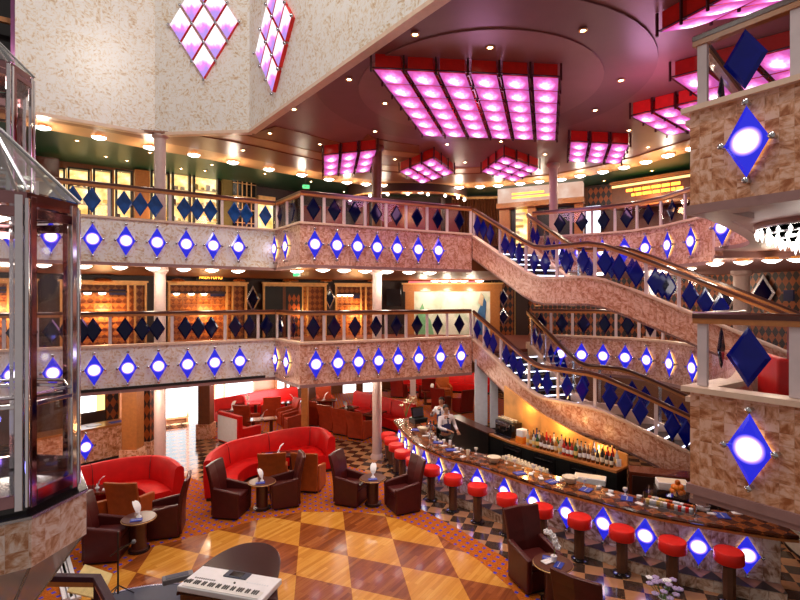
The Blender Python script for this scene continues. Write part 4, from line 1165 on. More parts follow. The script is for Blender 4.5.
# wood portal with its lit marquee
r, w, h = wthing(498, 589, 183, 246, 'portal', 'wood portal with a glowing pale marquee above a yellow lit shelf', 'portal', .9)
fbox(r, 'marquee', 'marquee_glow', 0, w, -.35, .1, h*.70, h*.98)
fbox(r, 'marquee_base', 'amber_wood', -.05, w+.05, -.4, .12, h*.62, h*.70)
fbox(r, 'jamb', 'amber_wood', 0, w*.13, -.1, .3, 0, h*.62); fbox(r, 'jamb', 'amber_wood', w*.35, w*.45, -.1, .3, 0, h*.62); fbox(r, 'jamb', 'amber_wood', w*.9, w, -.1, .3, 0, h*.62)
fbox(r, 'dark_door', 'black', w*.13, w*.19, .1, .2, 0, h*.62)
fbox(r, 'dark_door', 'black', w*.45, w*.9, .2, .3, 0, h*.62)
b_ = fbox(r, 'lit_shelf', 'shop_glow', w*.19, w*.35, .2, .25, 0, h*.62)
for k in range(6):
    fbox(b_, 'goods', random.choice(['pale_yellow', 'cream', 'gold_trim', 'brown_wood']), w*.2, w*random.uniform(.24, .33), .05, .2, h*.1*k+.05, h*.1*k+.16)
m = MB()
for k in range(3):
    z = h*(.76+.06*k); 
    if k < 2: m.bbox(w*.18, w*.68-.4*k, -.39, -.36, z, z+.07)
m.build('marquee_strip', 'amber_neon', r)
for k in range(4):
    m = MB(); m.lathe([(.0, -.12), (.16, -.08), (.22, 0)], (w*(.1+.26*k), -.3, h*1.0+.12), 14); m.build('marquee_lamp', 'warm_white', r, smooth=50)
    fbox(r, 'lamp_arm', 'gold_trim', w*(.1+.26*k)-.03, w*(.1+.26*k)+.03, -.3, .1, h*1.0+.1, h*1.0+.14)
r, w, h = wthing(590, 616, 187, 208, 'wall_panel', 'harlequin wood panel above the glowing white screen', 'wall panel', .3); fbox(r, 'panel', 'harlequin', 0, w, 0, .1, 0, h); fbox(r, 'edge_trim', 'dark_wood', -.03, w+.03, -.02, .1, h, h+.1)
r, w, h = wthing(589, 603, 206, 238, 'screen', 'glowing white screen behind the upper right railing', 'screen', .5); fbox(r, 'display', 'screen_white', 0, w, 0, .05, .05, h); fbox(r, 'surround', 'black', -.05, w+.05, .05, .12, 0, h+.05)
r, w, h = wthing(617, 706, 180, 203, 'marquee', 'brown marquee with orange neon lines behind the right wing', 'marquee', .8)
fbox(r, 'body', 'brown_wood', 0, w, -.1, .3, 0, h); fbox(r, 'cornice', 'amber_wood', -.05, w+.05, -.2, .3, h, h+.1); fbox(r, 'sill', 'amber_wood', -.05, w+.05, -.2, .3, -.1, 0)
m = MB()
random.seed(5)
for k in range(2):
    x = w*.2+.2*k; z = h*(.60-.22*k)
    while x < w-.3:
        l = random.uniform(.1, .32); m.bbox(x, x+l, -.13, -.1, z, z+.10); x += l+.05
m.build('neon_letters', 'amber_neon', r)
m = MB(); m.bbox(-.0, w, -.12, -.1, h*.85, h*.95); m.build('light_line', 'warm_panel', r)
p, d = wall_at(655, 1.6); point('marquee_light', (p.x, p.y, DECK2+2.3), 26, (1, .5, .18), .2)
r, w, h = wthing(402.5-96, 402.5-89, 183, 186, 'exit_sign', 'x', 'sign', .5) if False else (None, 0, 0)
e = D(306, 186.5, 15.6*K)
r = thing('exit_sign', 'small green glowing exit sign above the upper balcony corner', 'sign', (e.x, e.y, e.z), .2)
fbox(r, 'lit_face', 'green_sign', -.11, .11, 0, .03, -.055, .055); fbox(r, 'casing', 'white', -.12, .12, .03, .08, -.065, .065)
fbox(r, 'arrow', 'white', -.07, .04, -.01, 0, -.012, .012); fbox(r, 'hanger', 'grey', -.01, .01, .04, .06, .1, GREEN-e.z)
e = D(296, 274.5, 12.6*K)
r = thing('exit_sign', 'small green glowing exit sign under the upper balcony corner', 'sign', (e.x, e.y, e.z), -.6)
fbox(r, 'lit_face', 'green_sign', -.11, .11, 0, .03, -.04, .04); fbox(r, 'casing', 'white', -.12, .12, .03, .06, -.05, .05); fbox(r, 'hanger', 'grey', -.01, .01, .03, .05, .06, BOT[2]-e.z)
# ---- ground floor back wall: daylight windows
def daywin(px0, px1, py0, py1, n, off=.1):
    r, w, h = wthing(px0, px1, py0, py1, 'window_%d' % n, None, None, off, kind='structure', W_=WALLG)
    del_ = [k for k in ('label', 'category') if k in r]
    for k in del_: del r[k]
    fbox(r, 'daylight_pane', 'sky_glow', 0, w, 0, .03, 0, h)
    m = MB(); m.bbox(-.08, 0, -.05, .05, -.05, h+.05); m.bbox(w, w+.08, -.05, .05, -.05, h+.05); m.bbox(0, w, -.05, .05, -.08, 0); m.build('window_frame', 'brown_wood', r)
    p, d = wall_at((px0+px1)/2, 1.0)
    return r
for i, (a, b, y0, y1) in enumerate(((164, 186, 374, 417), (188, 199, 374, 452), (216, 222, 372, 397), (224, 252, 372, 396), (276, 283, 370, 390), (285, 302, 370, 389), (342, 355, 375, 393), (362, 375, 372, 396), (154, 157, 374, 440))):
    daywin(a, b, y0, y1, i+1)
l = bpy.data.lights.new('daylight', 'AREA'); l.shape = 'RECTANGLE'; l.size = 3.2; l.size_y = 2.0; l.energy = 520; l.color = (.92, .96, 1)
p, d = wall_at(178, .5); o = bpy.data.objects.new('daylight', l); COL.objects.link(o); o.location = (p.x, p.y, 1.3); o.rotation_euler = (PI/2, 0, math.atan2(d.y, d.x))
l2 = l.copy(); l2.energy = 170; p, d = wall_at(240, .5); o = bpy.data.objects.new('daylight', l2); COL.objects.link(o); o.location = (p.x, p.y, 1.6); o.rotation_euler = (PI/2, 0, math.atan2(d.y, d.x))
# reception counter at left with the bright window above
rp = G(84, 466); rq = G(127, 456)
d = Vector((rq.x-rp.x, rq.y-rp.y)); ang = math.atan2(d.y, d.x); L = d.length
r = thing('reception_desk', 'amber marble reception desk with orange top under the left balcony', 'desk', (rp.x, rp.y, 0), ang)
fbox(r, 'front', 'warm_lit_marble', -1.5, L, 0, .15, .08, .98); fbox(r, 'plinth', 'black', -1.5, L, .03, .15, 0, .08)
fbox(r, 'counter_top', 'amber_wood', -1.5, L+.05, -.08, .6, .98, 1.04); fbox(r, 'side', 'warm_lit_marble', L-.12, L, .15, .55, 0, .98)
m_ = DL.put((rp.x+d.x/L*.02, rp.y+d.y/L*.02-.01, .55), ang, 'blue diamond lamp on the front of the reception desk', W1)
r2 = thing('reception_window', 'bright window with a glowing yellow curtain behind the reception desk', 'panel', (rp.x, rp.y, 1.25), ang)
fbox(r2, 'lit_face', 'sky_glow', .1, .8, 1.25, 1.3, 0, 1.0); fbox(r2, 'yellow_curtain', 'warm_panel', .8, 1.05, 1.25, 1.3, .0, 1.0); fbox(r2, 'support', 'dark_wood', .0, 1.1, 1.3, 1.4, -1.25, 1.05)  # bright window with yellow curtain; curtain's glow put in as emission
r3 = thing('wall_panel', 'harlequin panel right of the bright window', 'wall panel', (rp.x, rp.y, 0), ang); fbox(r3, 'panel', 'harlequin', 1.12, 1.45, 1.25, 1.35, 0, 2.4); fbox(r3, 'edge_trim', 'gold_trim', 1.45, 1.48, 1.22, 1.35, 0, 2.4)
for i, (x, y) in enumerate(((.35, .25), (.95, .2))):
    b = thing('leaflet', ('white leaflet', 'blue leaflet')[i]+' lying on the reception desk', 'leaflet', (rp.x+math.cos(ang)*x-math.sin(ang)*y, rp.y+math.sin(ang)*x+math.cos(ang)*y, 1.04), ang)
    fbox(b, 'sheet', ('white', 'blue_cloth')[i], -.18, .18, -.1, .1, 0, .012)
# white panels under the stair foot
for i, (a, b, Y) in enumerate(((475, 487.5, 13.75), (490.5, 498, 13.5))):
    p0, p1 = D(a, 300, Y*K), D(b, 300, Y*K)
    r = thing('wall_panel', ('wide', 'narrow')[i]+' pale white panel under the stair head behind the bar', 'wall panel', (p0.x, p0.y, 0))
    fbox(r, 'panel', 'pale_panel', 0, p1.x-p0.x, 0, .1, 0, 2.9 if i == 0 else 2.4); fbox(r, 'plinth', 'black', 0, p1.x-p0.x, -.01, .1, 0, .9)
s_world[0] = True

# lamps over the mural
s_world[0] = False
for i, px in enumerate((436, 445, 454, 463, 478)):
    p, dd_ = wall_at(px, 1.3)
    FL.put((p.x, p.y, BOT[2]), 0, 'white flower lamp above the mural, %s' % nth(i, 5), 'flower lamps above the mural')
for px in (425, 447, 470):
    p, dd_ = wall_at(px, 1.2); point('mural_light', (p.x, p.y, BOT[2]-.5), 34, (1, .85, .65), .15)
s_world[0] = True
simple('table_dark', (.10, .026, .014), .32)
# ================================================================ lounge furniture
s_world[0] = False
simple('seam_red', (.20, .006, .008), .5)
simple('board_yellow', (.80, .62, .26), .5)
simple('piano_gloss', (.040, .009, .007), .22, spec=.35)
simple('cream_key', (.86, .86, .84), .3)
def make_chair(mat, label, back_h=1.12):
    r = thing('lounge_chair', label, 'chair')
    # solid lower body with sloping arm tops, facing -y
    m = MB(); m.bbox(-.25, .25, -.30, .24, .04, .36); m.build('base', mat, r, bevel=.015)
    m = MB(); m.box((0, -.05, .415), (.48, .50, .11)); m.build('seat_cushion', mat, r, bevel=.03)
    for s in (-1, 1):
        m = MB(); x0, x1 = s*.25, s*.345
        a, b = min(x0, x1), max(x0, x1)
        m.add([(a, -.32, .03), (b, -.32, .03), (b, .26, .03), (a, .26, .03), (a, -.33, .56), (b, -.33, .56), (b, .26, .66), (a, .26, .66)], [(3, 2, 1, 0), (4, 5, 6, 7), (0, 1, 5, 4), (1, 2, 6, 5), (2, 3, 7, 6), (3, 0, 4, 7)])
        m.build('armrest', mat, r, bevel=.025)
    m = MB(); n = 6; vs = []; fs = []
    for i in range(n+1):
        t = i/n; z = .05+(back_h-.05)*t; w = .29+.05*t; y = .20+.20*t*t; th = .12-.05*t; cv = .04*t
        vs += [(-w, y-cv, z), (0, y, z), (w, y-cv, z), (w, y+th-cv, z), (0, y+th, z), (-w, y+th-cv, z)]
    for i in range(n):
        for k in range(6):
            k2 = (k+1) % 6; fs.append((i*6+k, i*6+k2, i*6+6+k2, i*6+6+k))
    fs += [(5, 4, 3, 2, 1, 0), tuple(n*6+k for k in range(6))]
    m.add(vs, fs); m.build('backrest', mat, r, bevel=.018)
    m = MB(); m.bbox(-.006, .006, .19, .20, .5, .9); 
    m = MB(); m.bar((0, .272, .5), (0, .395, back_h-.03), .012, .012); o_ = m.build('back_seam', 'black', r)
    m = MB(); m.bbox(-.30, .30, -.28, .28, 0, .035); m.build('plinth', 'black', r)
    return Proto(r)
CH = {'brown': make_chair('brown_leather', 'c'), 'tan': make_chair('tan_leather', 'c', 1.0), 'rust': make_chair('rust_leather', 'c', .96), 'dark': make_chair('red_gloss', 'c', .98)}
def chair(kind, px, py, deg, label, group='lounge chairs around the low tables', sc_=None):
    p = G(px, py); return CH[kind].put((p.x, p.y, .013), math.radians(deg), label, group, sc_)
# deg 0 faces the camera (-y); 90 faces +x; 180 faces away; -90 faces -x
chair('brown', 107, 556, 100, 'brown high-back chair nearest the glass lift, facing the small table')
chair('brown', 167, 533, -75, 'brown high-back chair right of the small table, before the left sofa')
chair('tan', 131, 524, 178, 'tan leather chair seen from behind, between the two left tables')
chair('tan', 86, 531, 165, 'tan leather chair partly hidden behind the chair by the lift')
chair('brown', 231, 514, 82, 'brown high-back chair left of table, by the curved middle sofa')
chair('brown', 285, 504, -70, 'brown high-back chair right of table, by the curved middle sofa')
chair('tan', 309, 489, 172, 'tan chair seen from behind, at the middle sofa table')
chair('tan', 273, 489, 190, 'tan chair half hidden, left at the middle sofa table')
chair('brown', 351, 502, 70, 'brown high-back chair at the edge of the dance floor, facing the bar')
chair('brown', 403, 509, -65, 'brown high-back chair with its back towards the bar stools')
chair('brown', 534, 583, 20, 'tall brown chair by the flower table, nearest the bar front')
pz = G(600, 571, 1.08); CH['brown'].put((pz.x-.15, pz.y+.1, .013), math.radians(140), 'brown chair in the foreground seen from behind, right of flower table', 'lounge chairs around the low tables')
chair('rust', 247, 430, 165, 'rust leather chair seen from behind, left of far square table')
chair('rust', 271, 420, 200, 'rust leather chair against the far red banquette')
chair('rust', 287, 425, -60, 'rust leather chair right of far square table, the farther of two')
chair('rust', 294, 431, -60, 'rust leather chair right of far square table, the nearer of two')
chair('rust', 317, 425, 150, 'rust chair beside the wooden pillar, first of four in a line')
chair('rust', 331, 430, 150, 'rust chair second of four in line facing the long sofa')
chair('rust', 345, 434, 150, 'rust chair third of four in line facing the long sofa')
chair('rust', 360, 438, 150, 'rust chair last of four, nearest the pale column')
chair('rust', 325, 411, 20, 'rust chair facing camera behind the line of four')
chair('dark', 399, 397, 160, 'dark red chair far back between the pale pillars')
chair('dark', 427, 398, 190, 'dark red chair far back right of the slim pale pillar')
chair('tan', 444, 398, 10, 'orange tan chair facing camera at the far red banquette')
chair('dark', 441, 410, 150, 'dark red chair seen from behind, just beyond the bartenders')
chair('dark', 463, 412, -150, 'dark red chair seen from behind, left of white stair panel')
# ---- tables
def make_round_table(rad=.30, h=.62):
    r = thing('side_table', 't', 'table')
    m = MB(); m.lathe([(0, h-.05), (rad-.02, h-.05), (rad, h-.035), (rad, h-.01), (rad-.01, h), (0, h)], (0, 0, 0), 28); m.build('table_top', 'table_dark', r, smooth=40)
    m = MB(); m.lathe([(rad-.012, h-.004), (rad+.006, h-.02), (rad-.012, h-.04)], (0, 0, 0), 28); m.build('edge_band', 'gold_trim', r, smooth=50)
    m = MB(); m.lathe([(.16, 0), (.16, .05), (.13, .06), (.13, h-.06), (.16, h-.05)], (0, 0, 0), 20); m.build('pedestal', 'rail_wood', r, smooth=40)
    m = MB(); m.cyl((0, 0, 0), .19, .035, 20); m.build('foot', 'black_gloss', r, smooth=40)
    return Proto(r)
def make_long_table(L=1.0, W=.5, h=.60):
    r = thing('low_table', 't', 'table')
    m = MB(); m.bbox(-L/2, L/2, -W/2, W/2, h-.05, h); m.build('table_top', 'mahogany', r, bevel=.01)
    m = MB(); m.bbox(-L/2+.1, L/2-.1, -W/2+.1, W/2-.1, h, h+.004); m.build('inlay', 'black_gloss', r)
    for s in (-1, 1):
        m = MB(); m.bbox(s*L*.3-.05, s*L*.3+.05, -.14, .14, .02, h-.05); m.build('leg', 'rail_wood', r)
    m = MB(); m.bbox(-L*.38, L*.38, -.17, .17, 0, .03); m.build('foot', 'black_gloss', r)
    return Proto(r)
RT, LT = make_round_table(), make_long_table()
TG = 'low tables of the lounge'
def rtable(px, py, label): p = G(px, py); RT.put((p.x, p.y, .013), 0, label, TG); return Vector((p.x, p.y, .633))
def ltable(px, py, deg, label, z=.6): p = G(px, py, z); LT.put((p.x, p.y, .013), math.radians(deg), label, TG); return Vector((p.x, p.y, .615))
# ---- folded napkins, flowers, cards
def make_napkin():
    r = thing('folded_napkin', 'n', 'napkin')
    m = MB(); m.lathe([(.055, 0), (.05, .02), (.022, .05), (.02, .12)], (0, 0, 0), 10); m.build('rolled_foot', 'white', r, smooth=60)
    m = MB(); vs = []; fs = []; n = 9
    for i in range(n+1):
        t = i/n; a = 2.5*t
        z = .10+.22*math.sin(a*.62); x = .02-.02*t+.09*(1-math.cos(a)); w = .07*math.sin(PI*min(1, .18+t*.75))+.005
        for s in (-1, -.4, .4, 1): vs.append((x+abs(s)*.02, s*w, z+.02*abs(s)))
    k = 4
    for i in range(n):
        for j in range(3): fs.append((i*k+j, i*k+j+1, i*k+k+j+1, i*k+k+j))
    b = len(vs); vs2 = vs+[(x-.012, y, z-.012) for x, y, z in vs]
    fs2 = fs+[tuple(q+b for q in reversed(f)) for f in fs]
    m.add(vs2, fs2); m.build('fan', 'white', r, smooth=70, fix=True)
    return Proto(r)
NK = make_napkin()
def napkin(p, label, rz=0.0, s=1.0, z=None): s *= .60; NK.put((p.x, p.y, p.z if z is None else z), rz, label, 'white folded napkins', (s*1.15, s*1.15, s))
card_protos = {}
def card(p, dx, dy, rz, mat, label, L=.2, W=.12):
    key = (mat, L)
    if key not in card_protos:
        r = thing('menu_card', 'c', 'card'); m = MB(); m.box((0, 0, .006), (L, W, .012)); m.build('sheet', mat, r); m = MB(); m.box((0, 0, .0125), (L*.8, W*.06, .001)); m.build('printed_line', 'cream', r)
        card_protos[key] = Proto(r)
    card_protos[key].put((p.x+dx, p.y+dy, p.z+.001), rz, label, 'cards on the tables and bar')
t = rtable(139, 551, 'small round dark table between the chairs nearest the glass lift'); napkin(t, 'white folded napkin on the round table nearest the lift', 2.6, 1.35); card(t, .02, -.14, .3, 'blue_cloth', 'blue card on the round table nearest the lift')
t = ltable(99, 489, 8, 'long dark table in front of the left red sofa'); napkin(t+Vector((-.05, .02, 0)), 'white folded napkin on the left sofa table', .3, 1.2); card(t, .22, -.05, .4, 'white', 'white card on the left sofa table')
t = rtable(262, 509, 'small round dark table in front of the middle red sofa'); napkin(t, 'white folded napkin on the round middle table', 2.4, 1.2); card(t, 0, -.14, .2, 'blue_cloth', 'blue card on the round middle table')
t = ltable(280, 454, 12, 'long dark table inside the curved middle sofa'); napkin(t+Vector((-.05, .05, 0)), 'white folded napkin on the middle sofa table', .4, 1.2); card(t, -.28, -.05, .2, 'blue_cloth', 'blue card on the middle sofa table')
t = rtable(373, 505, 'small round dark table between two chairs by the bar aisle'); napkin(t, 'white folded napkin on the table by the bar aisle', 1.5, 1.4); card(t, 0, -.14, .2, 'blue_cloth', 'blue card on the table by the bar aisle')
p = G(553, 563, .62); RT.put((p.x, p.y, .013), 0, 'round dark table with white orchid and blue cards in the foreground', TG); tf = Vector((p.x, p.y, .633))
card(tf, -.07, .02, .5, 'white', 'white card by the orchid'); card(tf, .06, -.10, 1.0, 'blue_cloth', 'blue card by the orchid, nearer one'); card(tf, -.03, .11, -.4, 'blue_cloth', 'blue card by the orchid, farther one')
fl = thing('orchid', 'white orchid stem in a small pot on the foreground table', 'flower', (tf.x+.02, tf.y+.02, tf.z))
m = MB(); m.lathe([(.035, 0), (.05, .09), (.043, .095), (.0, .08)], (0, 0, 0), 12); m.build('pot', 'white', fl, smooth=50)
m = MB(); m.tube([(0, 0, .08), (.02, 0, .22), (-.0, .02, .36), (-.09, .05, .44)], .006, 6); m.build('stem', 'green_leaf', fl, smooth=60)
for i, (x, y, z) in enumerate(((-.10, .05, .44), (-.05, .04, .43), (0, .02, .38), (.02, .0, .32), (.03, .02, .27), (.06, -.01, .23))):
    m = MB()
    for k in range(5):
        a = 2*PI*k/5+i; m.ball((x+.03*math.cos(a), y+.02*math.sin(a), z+.02*math.sin(a)), .026, 6, 4, sc_=(1, .6, 1))
    m.build('blossom', 'white', fl, smooth=60)
# far tables
ft = [(262, 419, 20, 'far square table between rust chairs left of wooden pillar'), (232, 410, 10, 'far table by the red banquette, left one'), (248, 403.5, 10, 'far table by the red banquette, middle one'), (294, 402, 10, 'far table by the red banquette, right one'), (346, 408.5, 60, 'table with white cards before the long red sofa, farther one'), (374, 413, 60, 'table before the long red sofa, behind the pale column'), (324, 400, 0, 'far table beside the wooden pillar'), (432, 391, 0, 'far table beyond the bartenders'), (412.5, 386, 90, 'farthest table between the pale pillars')]
for i, (px, py, dg, lb) in enumerate(ft):
    t = ltable(px, py, dg, lb); napkin(t, 'white folded napkin on the '+lb.split(',')[0].replace('far ', 'far ') if i in (0, 4, 6, 7, 8) else 'white folded napkin on the '+lb.replace(',', ''), i*1.1, 1.5)
# ---- sofas
def sofa(label, back_px, ztop=.95, n=5, mat='red_leather', seat=.62, side=1, raw=None, legs=True):
    """curved bench: back_px are image points of the back's top edge; the seat lies to the right of travel (side=1)"""
    pts = [Vector((q.x, q.y, 0)) for q in (raw or [G(x, y, ztop) for x, y in back_px])]
    P = catmull(pts, n)
    org = (P[len(P)//2].x, P[len(P)//2].y, .013)
    r = thing('sofa', label, 'sofa', org)
    L = [p-Vector(org) for p in P]; L = [Vector((p.x, p.y, 0)) for p in L]
    s = side
    prof = [(-.09*s, .06), (-.13*s, .5), (-.12*s, ztop-.05), (-.07*s, ztop), (.02*s, ztop), (.07*s, ztop-.06), (.13*s, .42), (.13*s, .06)]
    m = MB(); m.sweep(L, prof); m.build('backrest', mat, r, smooth=50, fix=True)
    prof = [(.13*s, .08), (.13*s, .40), (.20*s, .45), (seat*s*.9, .45), (seat*s, .41), (seat*s*.97, .10)]
    m = MB(); m.sweep(L, prof); m.build('seat', mat, r, smooth=50, fix=True)
    m = MB(); m.sweep(L, [(-.06*s, 0), (-.06*s, .08), (seat*s*.9, .08), (seat*s*.9, 0)]); m.build('plinth', 'black', r, fix=True)
    tot = path_len(L); k = max(2, int(tot/1.1))
    for i in range(1, k):
        p, d = path_at(L, tot*i/k); rr = Vector((d.y, -d.x, 0))*s
        m = MB(); m.tube([p+rr*(-.10)+Vector((0, 0, ztop+.004)), p+rr*.03+Vector((0, 0, ztop+.003)), p+rr*.085+Vector((0, 0, ztop-.10)), p+rr*.138+Vector((0, 0, .46))], .008, 5); m.build('seam', 'seam_red', r)
    return r
sofa('long curved red sofa at far left, beside the glass lift', [(20, 478), (60, 471), (85, 466.5), (110, 461), (135, 457.5), (156, 456.5), (170, 460), (178.5, 467)], .95)
sofa('big curved red sofa in the middle of the lounge', [(209, 461), (214, 452), (232, 442), (260, 435.5), (285, 430), (306, 427.5), (322, 429), (331, 437)], .95)
sofa('far red banquette under the daylight windows', [(213, 400), (235, 396), (262, 391), (297, 387)], .9)
sofa('long straight red sofa right of the pale column', [(355, 391), (370, 394.5), (390, 399), (414, 405)], .98, side=1)
sofa('far red banquette at the back beyond the bartenders', None, 1.1, raw=[D(392, 300, 26.0), D(425, 300, 26.2), D(455, 300, 26.2), D(490, 300, 25.8)])
# red armchair turned away, with a pale shiny side
p = G(240, 443); r = thing('sofa', 'short red sofa end with a pale shiny back panel', 'sofa', (p.x, p.y, .013), math.radians(140))
m = MB(); m.bbox(-.62, .62, .28, .46, .06, 1.02); m.build('backrest', 'red_leather', r, bevel=.04)
m = MB(); m.bbox(-.55, .55, .462, .475, .12, .92); m.build('back_panel', 'white', r)
m = MB(); m.bbox(-.5, .5, -.38, .28, .08, .44); m.build('seat', 'red_leather', r, bevel=.04)
for s in (-1, 1):
    m = MB(); m.bbox(s*.5, s*.64, -.38, .30, .06, .62); m.build('armrest', 'red_leather', r, bevel=.03)
m = MB(); m.bbox(-.58, .58, -.34, .42, 0, .06); m.build('plinth', 'black', r)
# ---- piano shell with the keyboard
z = .95
out = [G(x, y, z) for x, y in ((176, 592), (190, 577), (205, 563), (222, 551.5), (240, 544), (255, 541.8), (268, 543.5), (277, 549.5), (280.5, 558), (280, 567), (277, 582))]
out = [Vector((q.x, q.y)) for q in out]+[Vector((-1.52, 6.35)), Vector((-2.85, 6.55))]
pc = Vector((-2.2, 7.0))
r = thing('piano', 'dark mahogany piano shell on the dance floor', 'piano', (pc.x, pc.y, .013))
sm = catmull([Vector((q.x-pc.x, q.y-pc.y, 0)) for q in out[:-2]], 4)
loop = sm+[Vector((q.x-pc.x, q.y-pc.y, 0)) for q in out[-2:]]
m = MB(); m.prism(loop, .88, .935); m.build('lid', 'piano_gloss', r, bevel=.012)
m = MB(); m.prism([q*.94 for q in loop], .55, .88); m.build('case', 'mahogany', r)
for x, y in ((-.5, -.3), (.5, -.35), (.25, .5)):
    m = MB(); m.lathe([(.05, 0), (.05, .1), (.09, .5), (.09, .56)], (x, y, 0), 14); m.build('leg', 'mahogany', r, smooth=40)
k0, k1 = G(203, 566, 1.02), G(282, 579, 1.02)
ang = math.atan2(k1.y-k0.y, k1.x-k0.x); Lk = (k1-k0).length; Wk = .52
r = thing('keyboard', 'white electronic keyboard with a small dark screen, on the piano', 'keyboard', (k0.x, k0.y, .953), ang)
m = MB(); m.bbox(0, Lk, -Wk, 0, 0, .075); m.build('case', 'white', r, bevel=.012)
m = MB(); m.bbox(Lk*.36, Lk*.64, -.17, -.02, .075, .09); m.build('screen_bezel', 'stage_blue', r)
m = MB(); m.bbox(Lk*.42, Lk*.57, -.15, -.04, .09, .092); m.build('screen', 'black_gloss', r)
nw = 36; kw = Lk*.90/nw
wk = None; bk = None
for i in range(nw):
    x = Lk*.05+i*kw
    if wk is None:
        m = MB(); m.bbox(.001, kw-.001, -.505, -.36, .076, .084); o_ = m.build('white_key', 'cream_key', r); wk = o_.data; o_.location.x = x
        m = MB(); m.bbox(kw-.007, kw+.007, -.44, -.36, .084, .096); b_ = m.build('black_key', 'black', r); bk = b_.data; b_.location.x = x
    else:
        o_ = bpy.data.objects.new('white_key', wk); COL.objects.link(o_); o_.parent = r; o_.location.x = x
        if i % 7 not in (2, 6) and i < nw-1:
            b_ = bpy.data.objects.new('black_key', bk); COL.objects.link(b_); b_.parent = r; b_.location.x = x
for i in range(10):
    m = MB(); m.bbox(Lk*(.08+.026*i), Lk*(.095+.026*i), -.30, -.275, .075, .080); m.build('button', 'grey', r)
for i in range(9):
    m = MB(); m.bbox(Lk*(.68+.03*i), Lk*(.69+.03*i), -.22, -.20, .075, .080); m.build('button', 'pale_panel', r)
m = MB(); m.cyl((Lk*.56, -.27, .075), .014, .012, 12); m.build('dial', 'black', r, smooth=40)
for i in range(2):
    m = MB(); m.bbox(.03+.03*i, .045+.03*i, -.43, -.37, .075, .09); m.build('wheel', 'black', r)
b0 = G(184, 576, 1.0)
r = thing('control_box', 'small grey control box on the piano, left of the keyboard', 'box', (b0.x-.05, b0.y, .951), .5)
m = MB(); m.bbox(-.22, .16, -.07, .07, 0, .07); m.build('case', 'grey', r, bevel=.01); m = MB(); m.bbox(-.18, .1, -.05, .05, .07, .074); m.build('panel', 'stage_blue', r)
# piano chair back, foreground
q = Vector((-2.42, 5.75)); r = thing('piano_chair', 'dark chair with a rounded back in front of the keyboard', 'chair', (q.x, q.y, .013))
P_ = [Vector((.42*math.cos(a), .20*math.sin(a)-.1, 0)) for a in [PI+PI*i/12 for i in range(13)]]
m = MB(); n = 12; vs = []; fs = []
for i in range(n+1):
    x = -.40+.8*i/n; zt = 1.20+.14*(1-(x/.42)**2); y = -.18+.25*(x/.42)**2*.5
    vs += [(x, y, .5), (x, y+.07, .5), (x, y+.05, zt), (x, y-.02, zt)]
for i in range(n):
    for k in range(4):
        k2 = (k+1) % 4; fs.append((i*4+k, i*4+k2, i*4+4+k2, i*4+4+k))
fs += [(3, 2, 1, 0), tuple(n*4+k for k in range(4))]
m.add(vs, fs); m.build('backrest', 'brown_leather', r, bevel=.015, fix=True)
m = MB(); m.lathe([(0, .42), (.30, .42), (.32, .46), (.30, .54), (0, .55)], (0, .15, 0), 20); m.build('seat', 'brown_leather', r, smooth=50)
for x, y in ((-.2, 0), (.2, 0), (-.2, .32), (.2, .32)):
    m = MB(); m.tube([(x, y, .43), (x*1.15, y, 0)], .02, 8); m.build('leg', 'black', r)
# small stage at the left edge with its bright edge beads
ep = [G(x, y, .14) for x, y in ((112, 594), (128, 589.5), (148, 586), (168, 584), (182, 583.5))]
poly_ = [Vector((q.x, q.y)) for q in ep]+[Vector((-2.95, 6.95)), Vector((-3.0, 6.2)), Vector((-3.55, 6.2))]
oc = poly_[2]; r = thing('stage', 'low dark blue stage edge beside the piano', 'stage', (oc.x, oc.y, .013))
m = MB(); m.prism([q-oc for q in poly_], 0, .13); m.build('platform', 'stage_blue', r)
m = MB(); m.sweep([(q.x-oc.x, q.y-oc.y) for q in poly_[:5]], [(-.02, .115), (-.02, .135), (.02, .135), (.02, .115)]); m.build('edge_strip', 'steel', r)
mp_ = G(118, 597, .14); r = thing('microphone_stand', 'black microphone stand at the left edge of the stage', 'microphone stand', (mp_.x, mp_.y, .143))
m = MB(); m.tube([(0, 0, .05), (0, 0, 1.0)], .014, 8); m.build('pole', 'black', r)
for k in range(3):
    a = 2*PI*k/3+.4; m = MB(); m.tube([(0, 0, .18), (.22*math.cos(a), .22*math.sin(a), .012)], .010, 6); m.build('leg', 'black', r)
m = MB(); m.tube([(-.12, 0, .62), (.0, 0, .72), (.25, -.05, .86)], .010, 6); m.build('boom', 'black', r)
m = MB(); m.ball((.27, -.055, .87), .034, 10, 6); m.build('microphone', 'grey', r, smooth=60)
mpz = .55; c4 = [G(x, y, mpz+dz) for x, y, dz in ((85, 565, .10), (112.5, 574.5, .10), (101, 600, -.04), (67, 592, -.04))]
oc = (c4[0]+c4[2])/2; r = thing('music_board', 'pale yellow tilted music board behind the dark rail', 'music stand', (oc.x, oc.y, .013))
m = MB(); vs = [Vector((q.x-oc.x, q.y-oc.y, q.z)) for q in c4]; vs = [vs[3], vs[2], vs[1], vs[0]]
m.hexa([v-Vector((0, 0, .02)) for v in vs], vs); m.build('board', 'board_yellow', r, fix=True)
m = MB(); m.tube([(0, 0, 0), (0, 0, .53)], .02, 8); m.build('pole', 'black', r); m = MB(); m.cyl((0, 0, 0), .18, .02, 16); m.build('foot', 'black', r)
s_world[0] = True
simple('stool_wood', (.10, .04, .022), .25, coat=.3)
simple('amber_back', (.80, .38, .10), .45, var=.15, scale=2)
simple('navy_vest', (.02, .025, .13), .6); simple('shirt_white', (.78, .74, .80), .6, var=.03); simple('lip', (.30, .08, .06), .5)
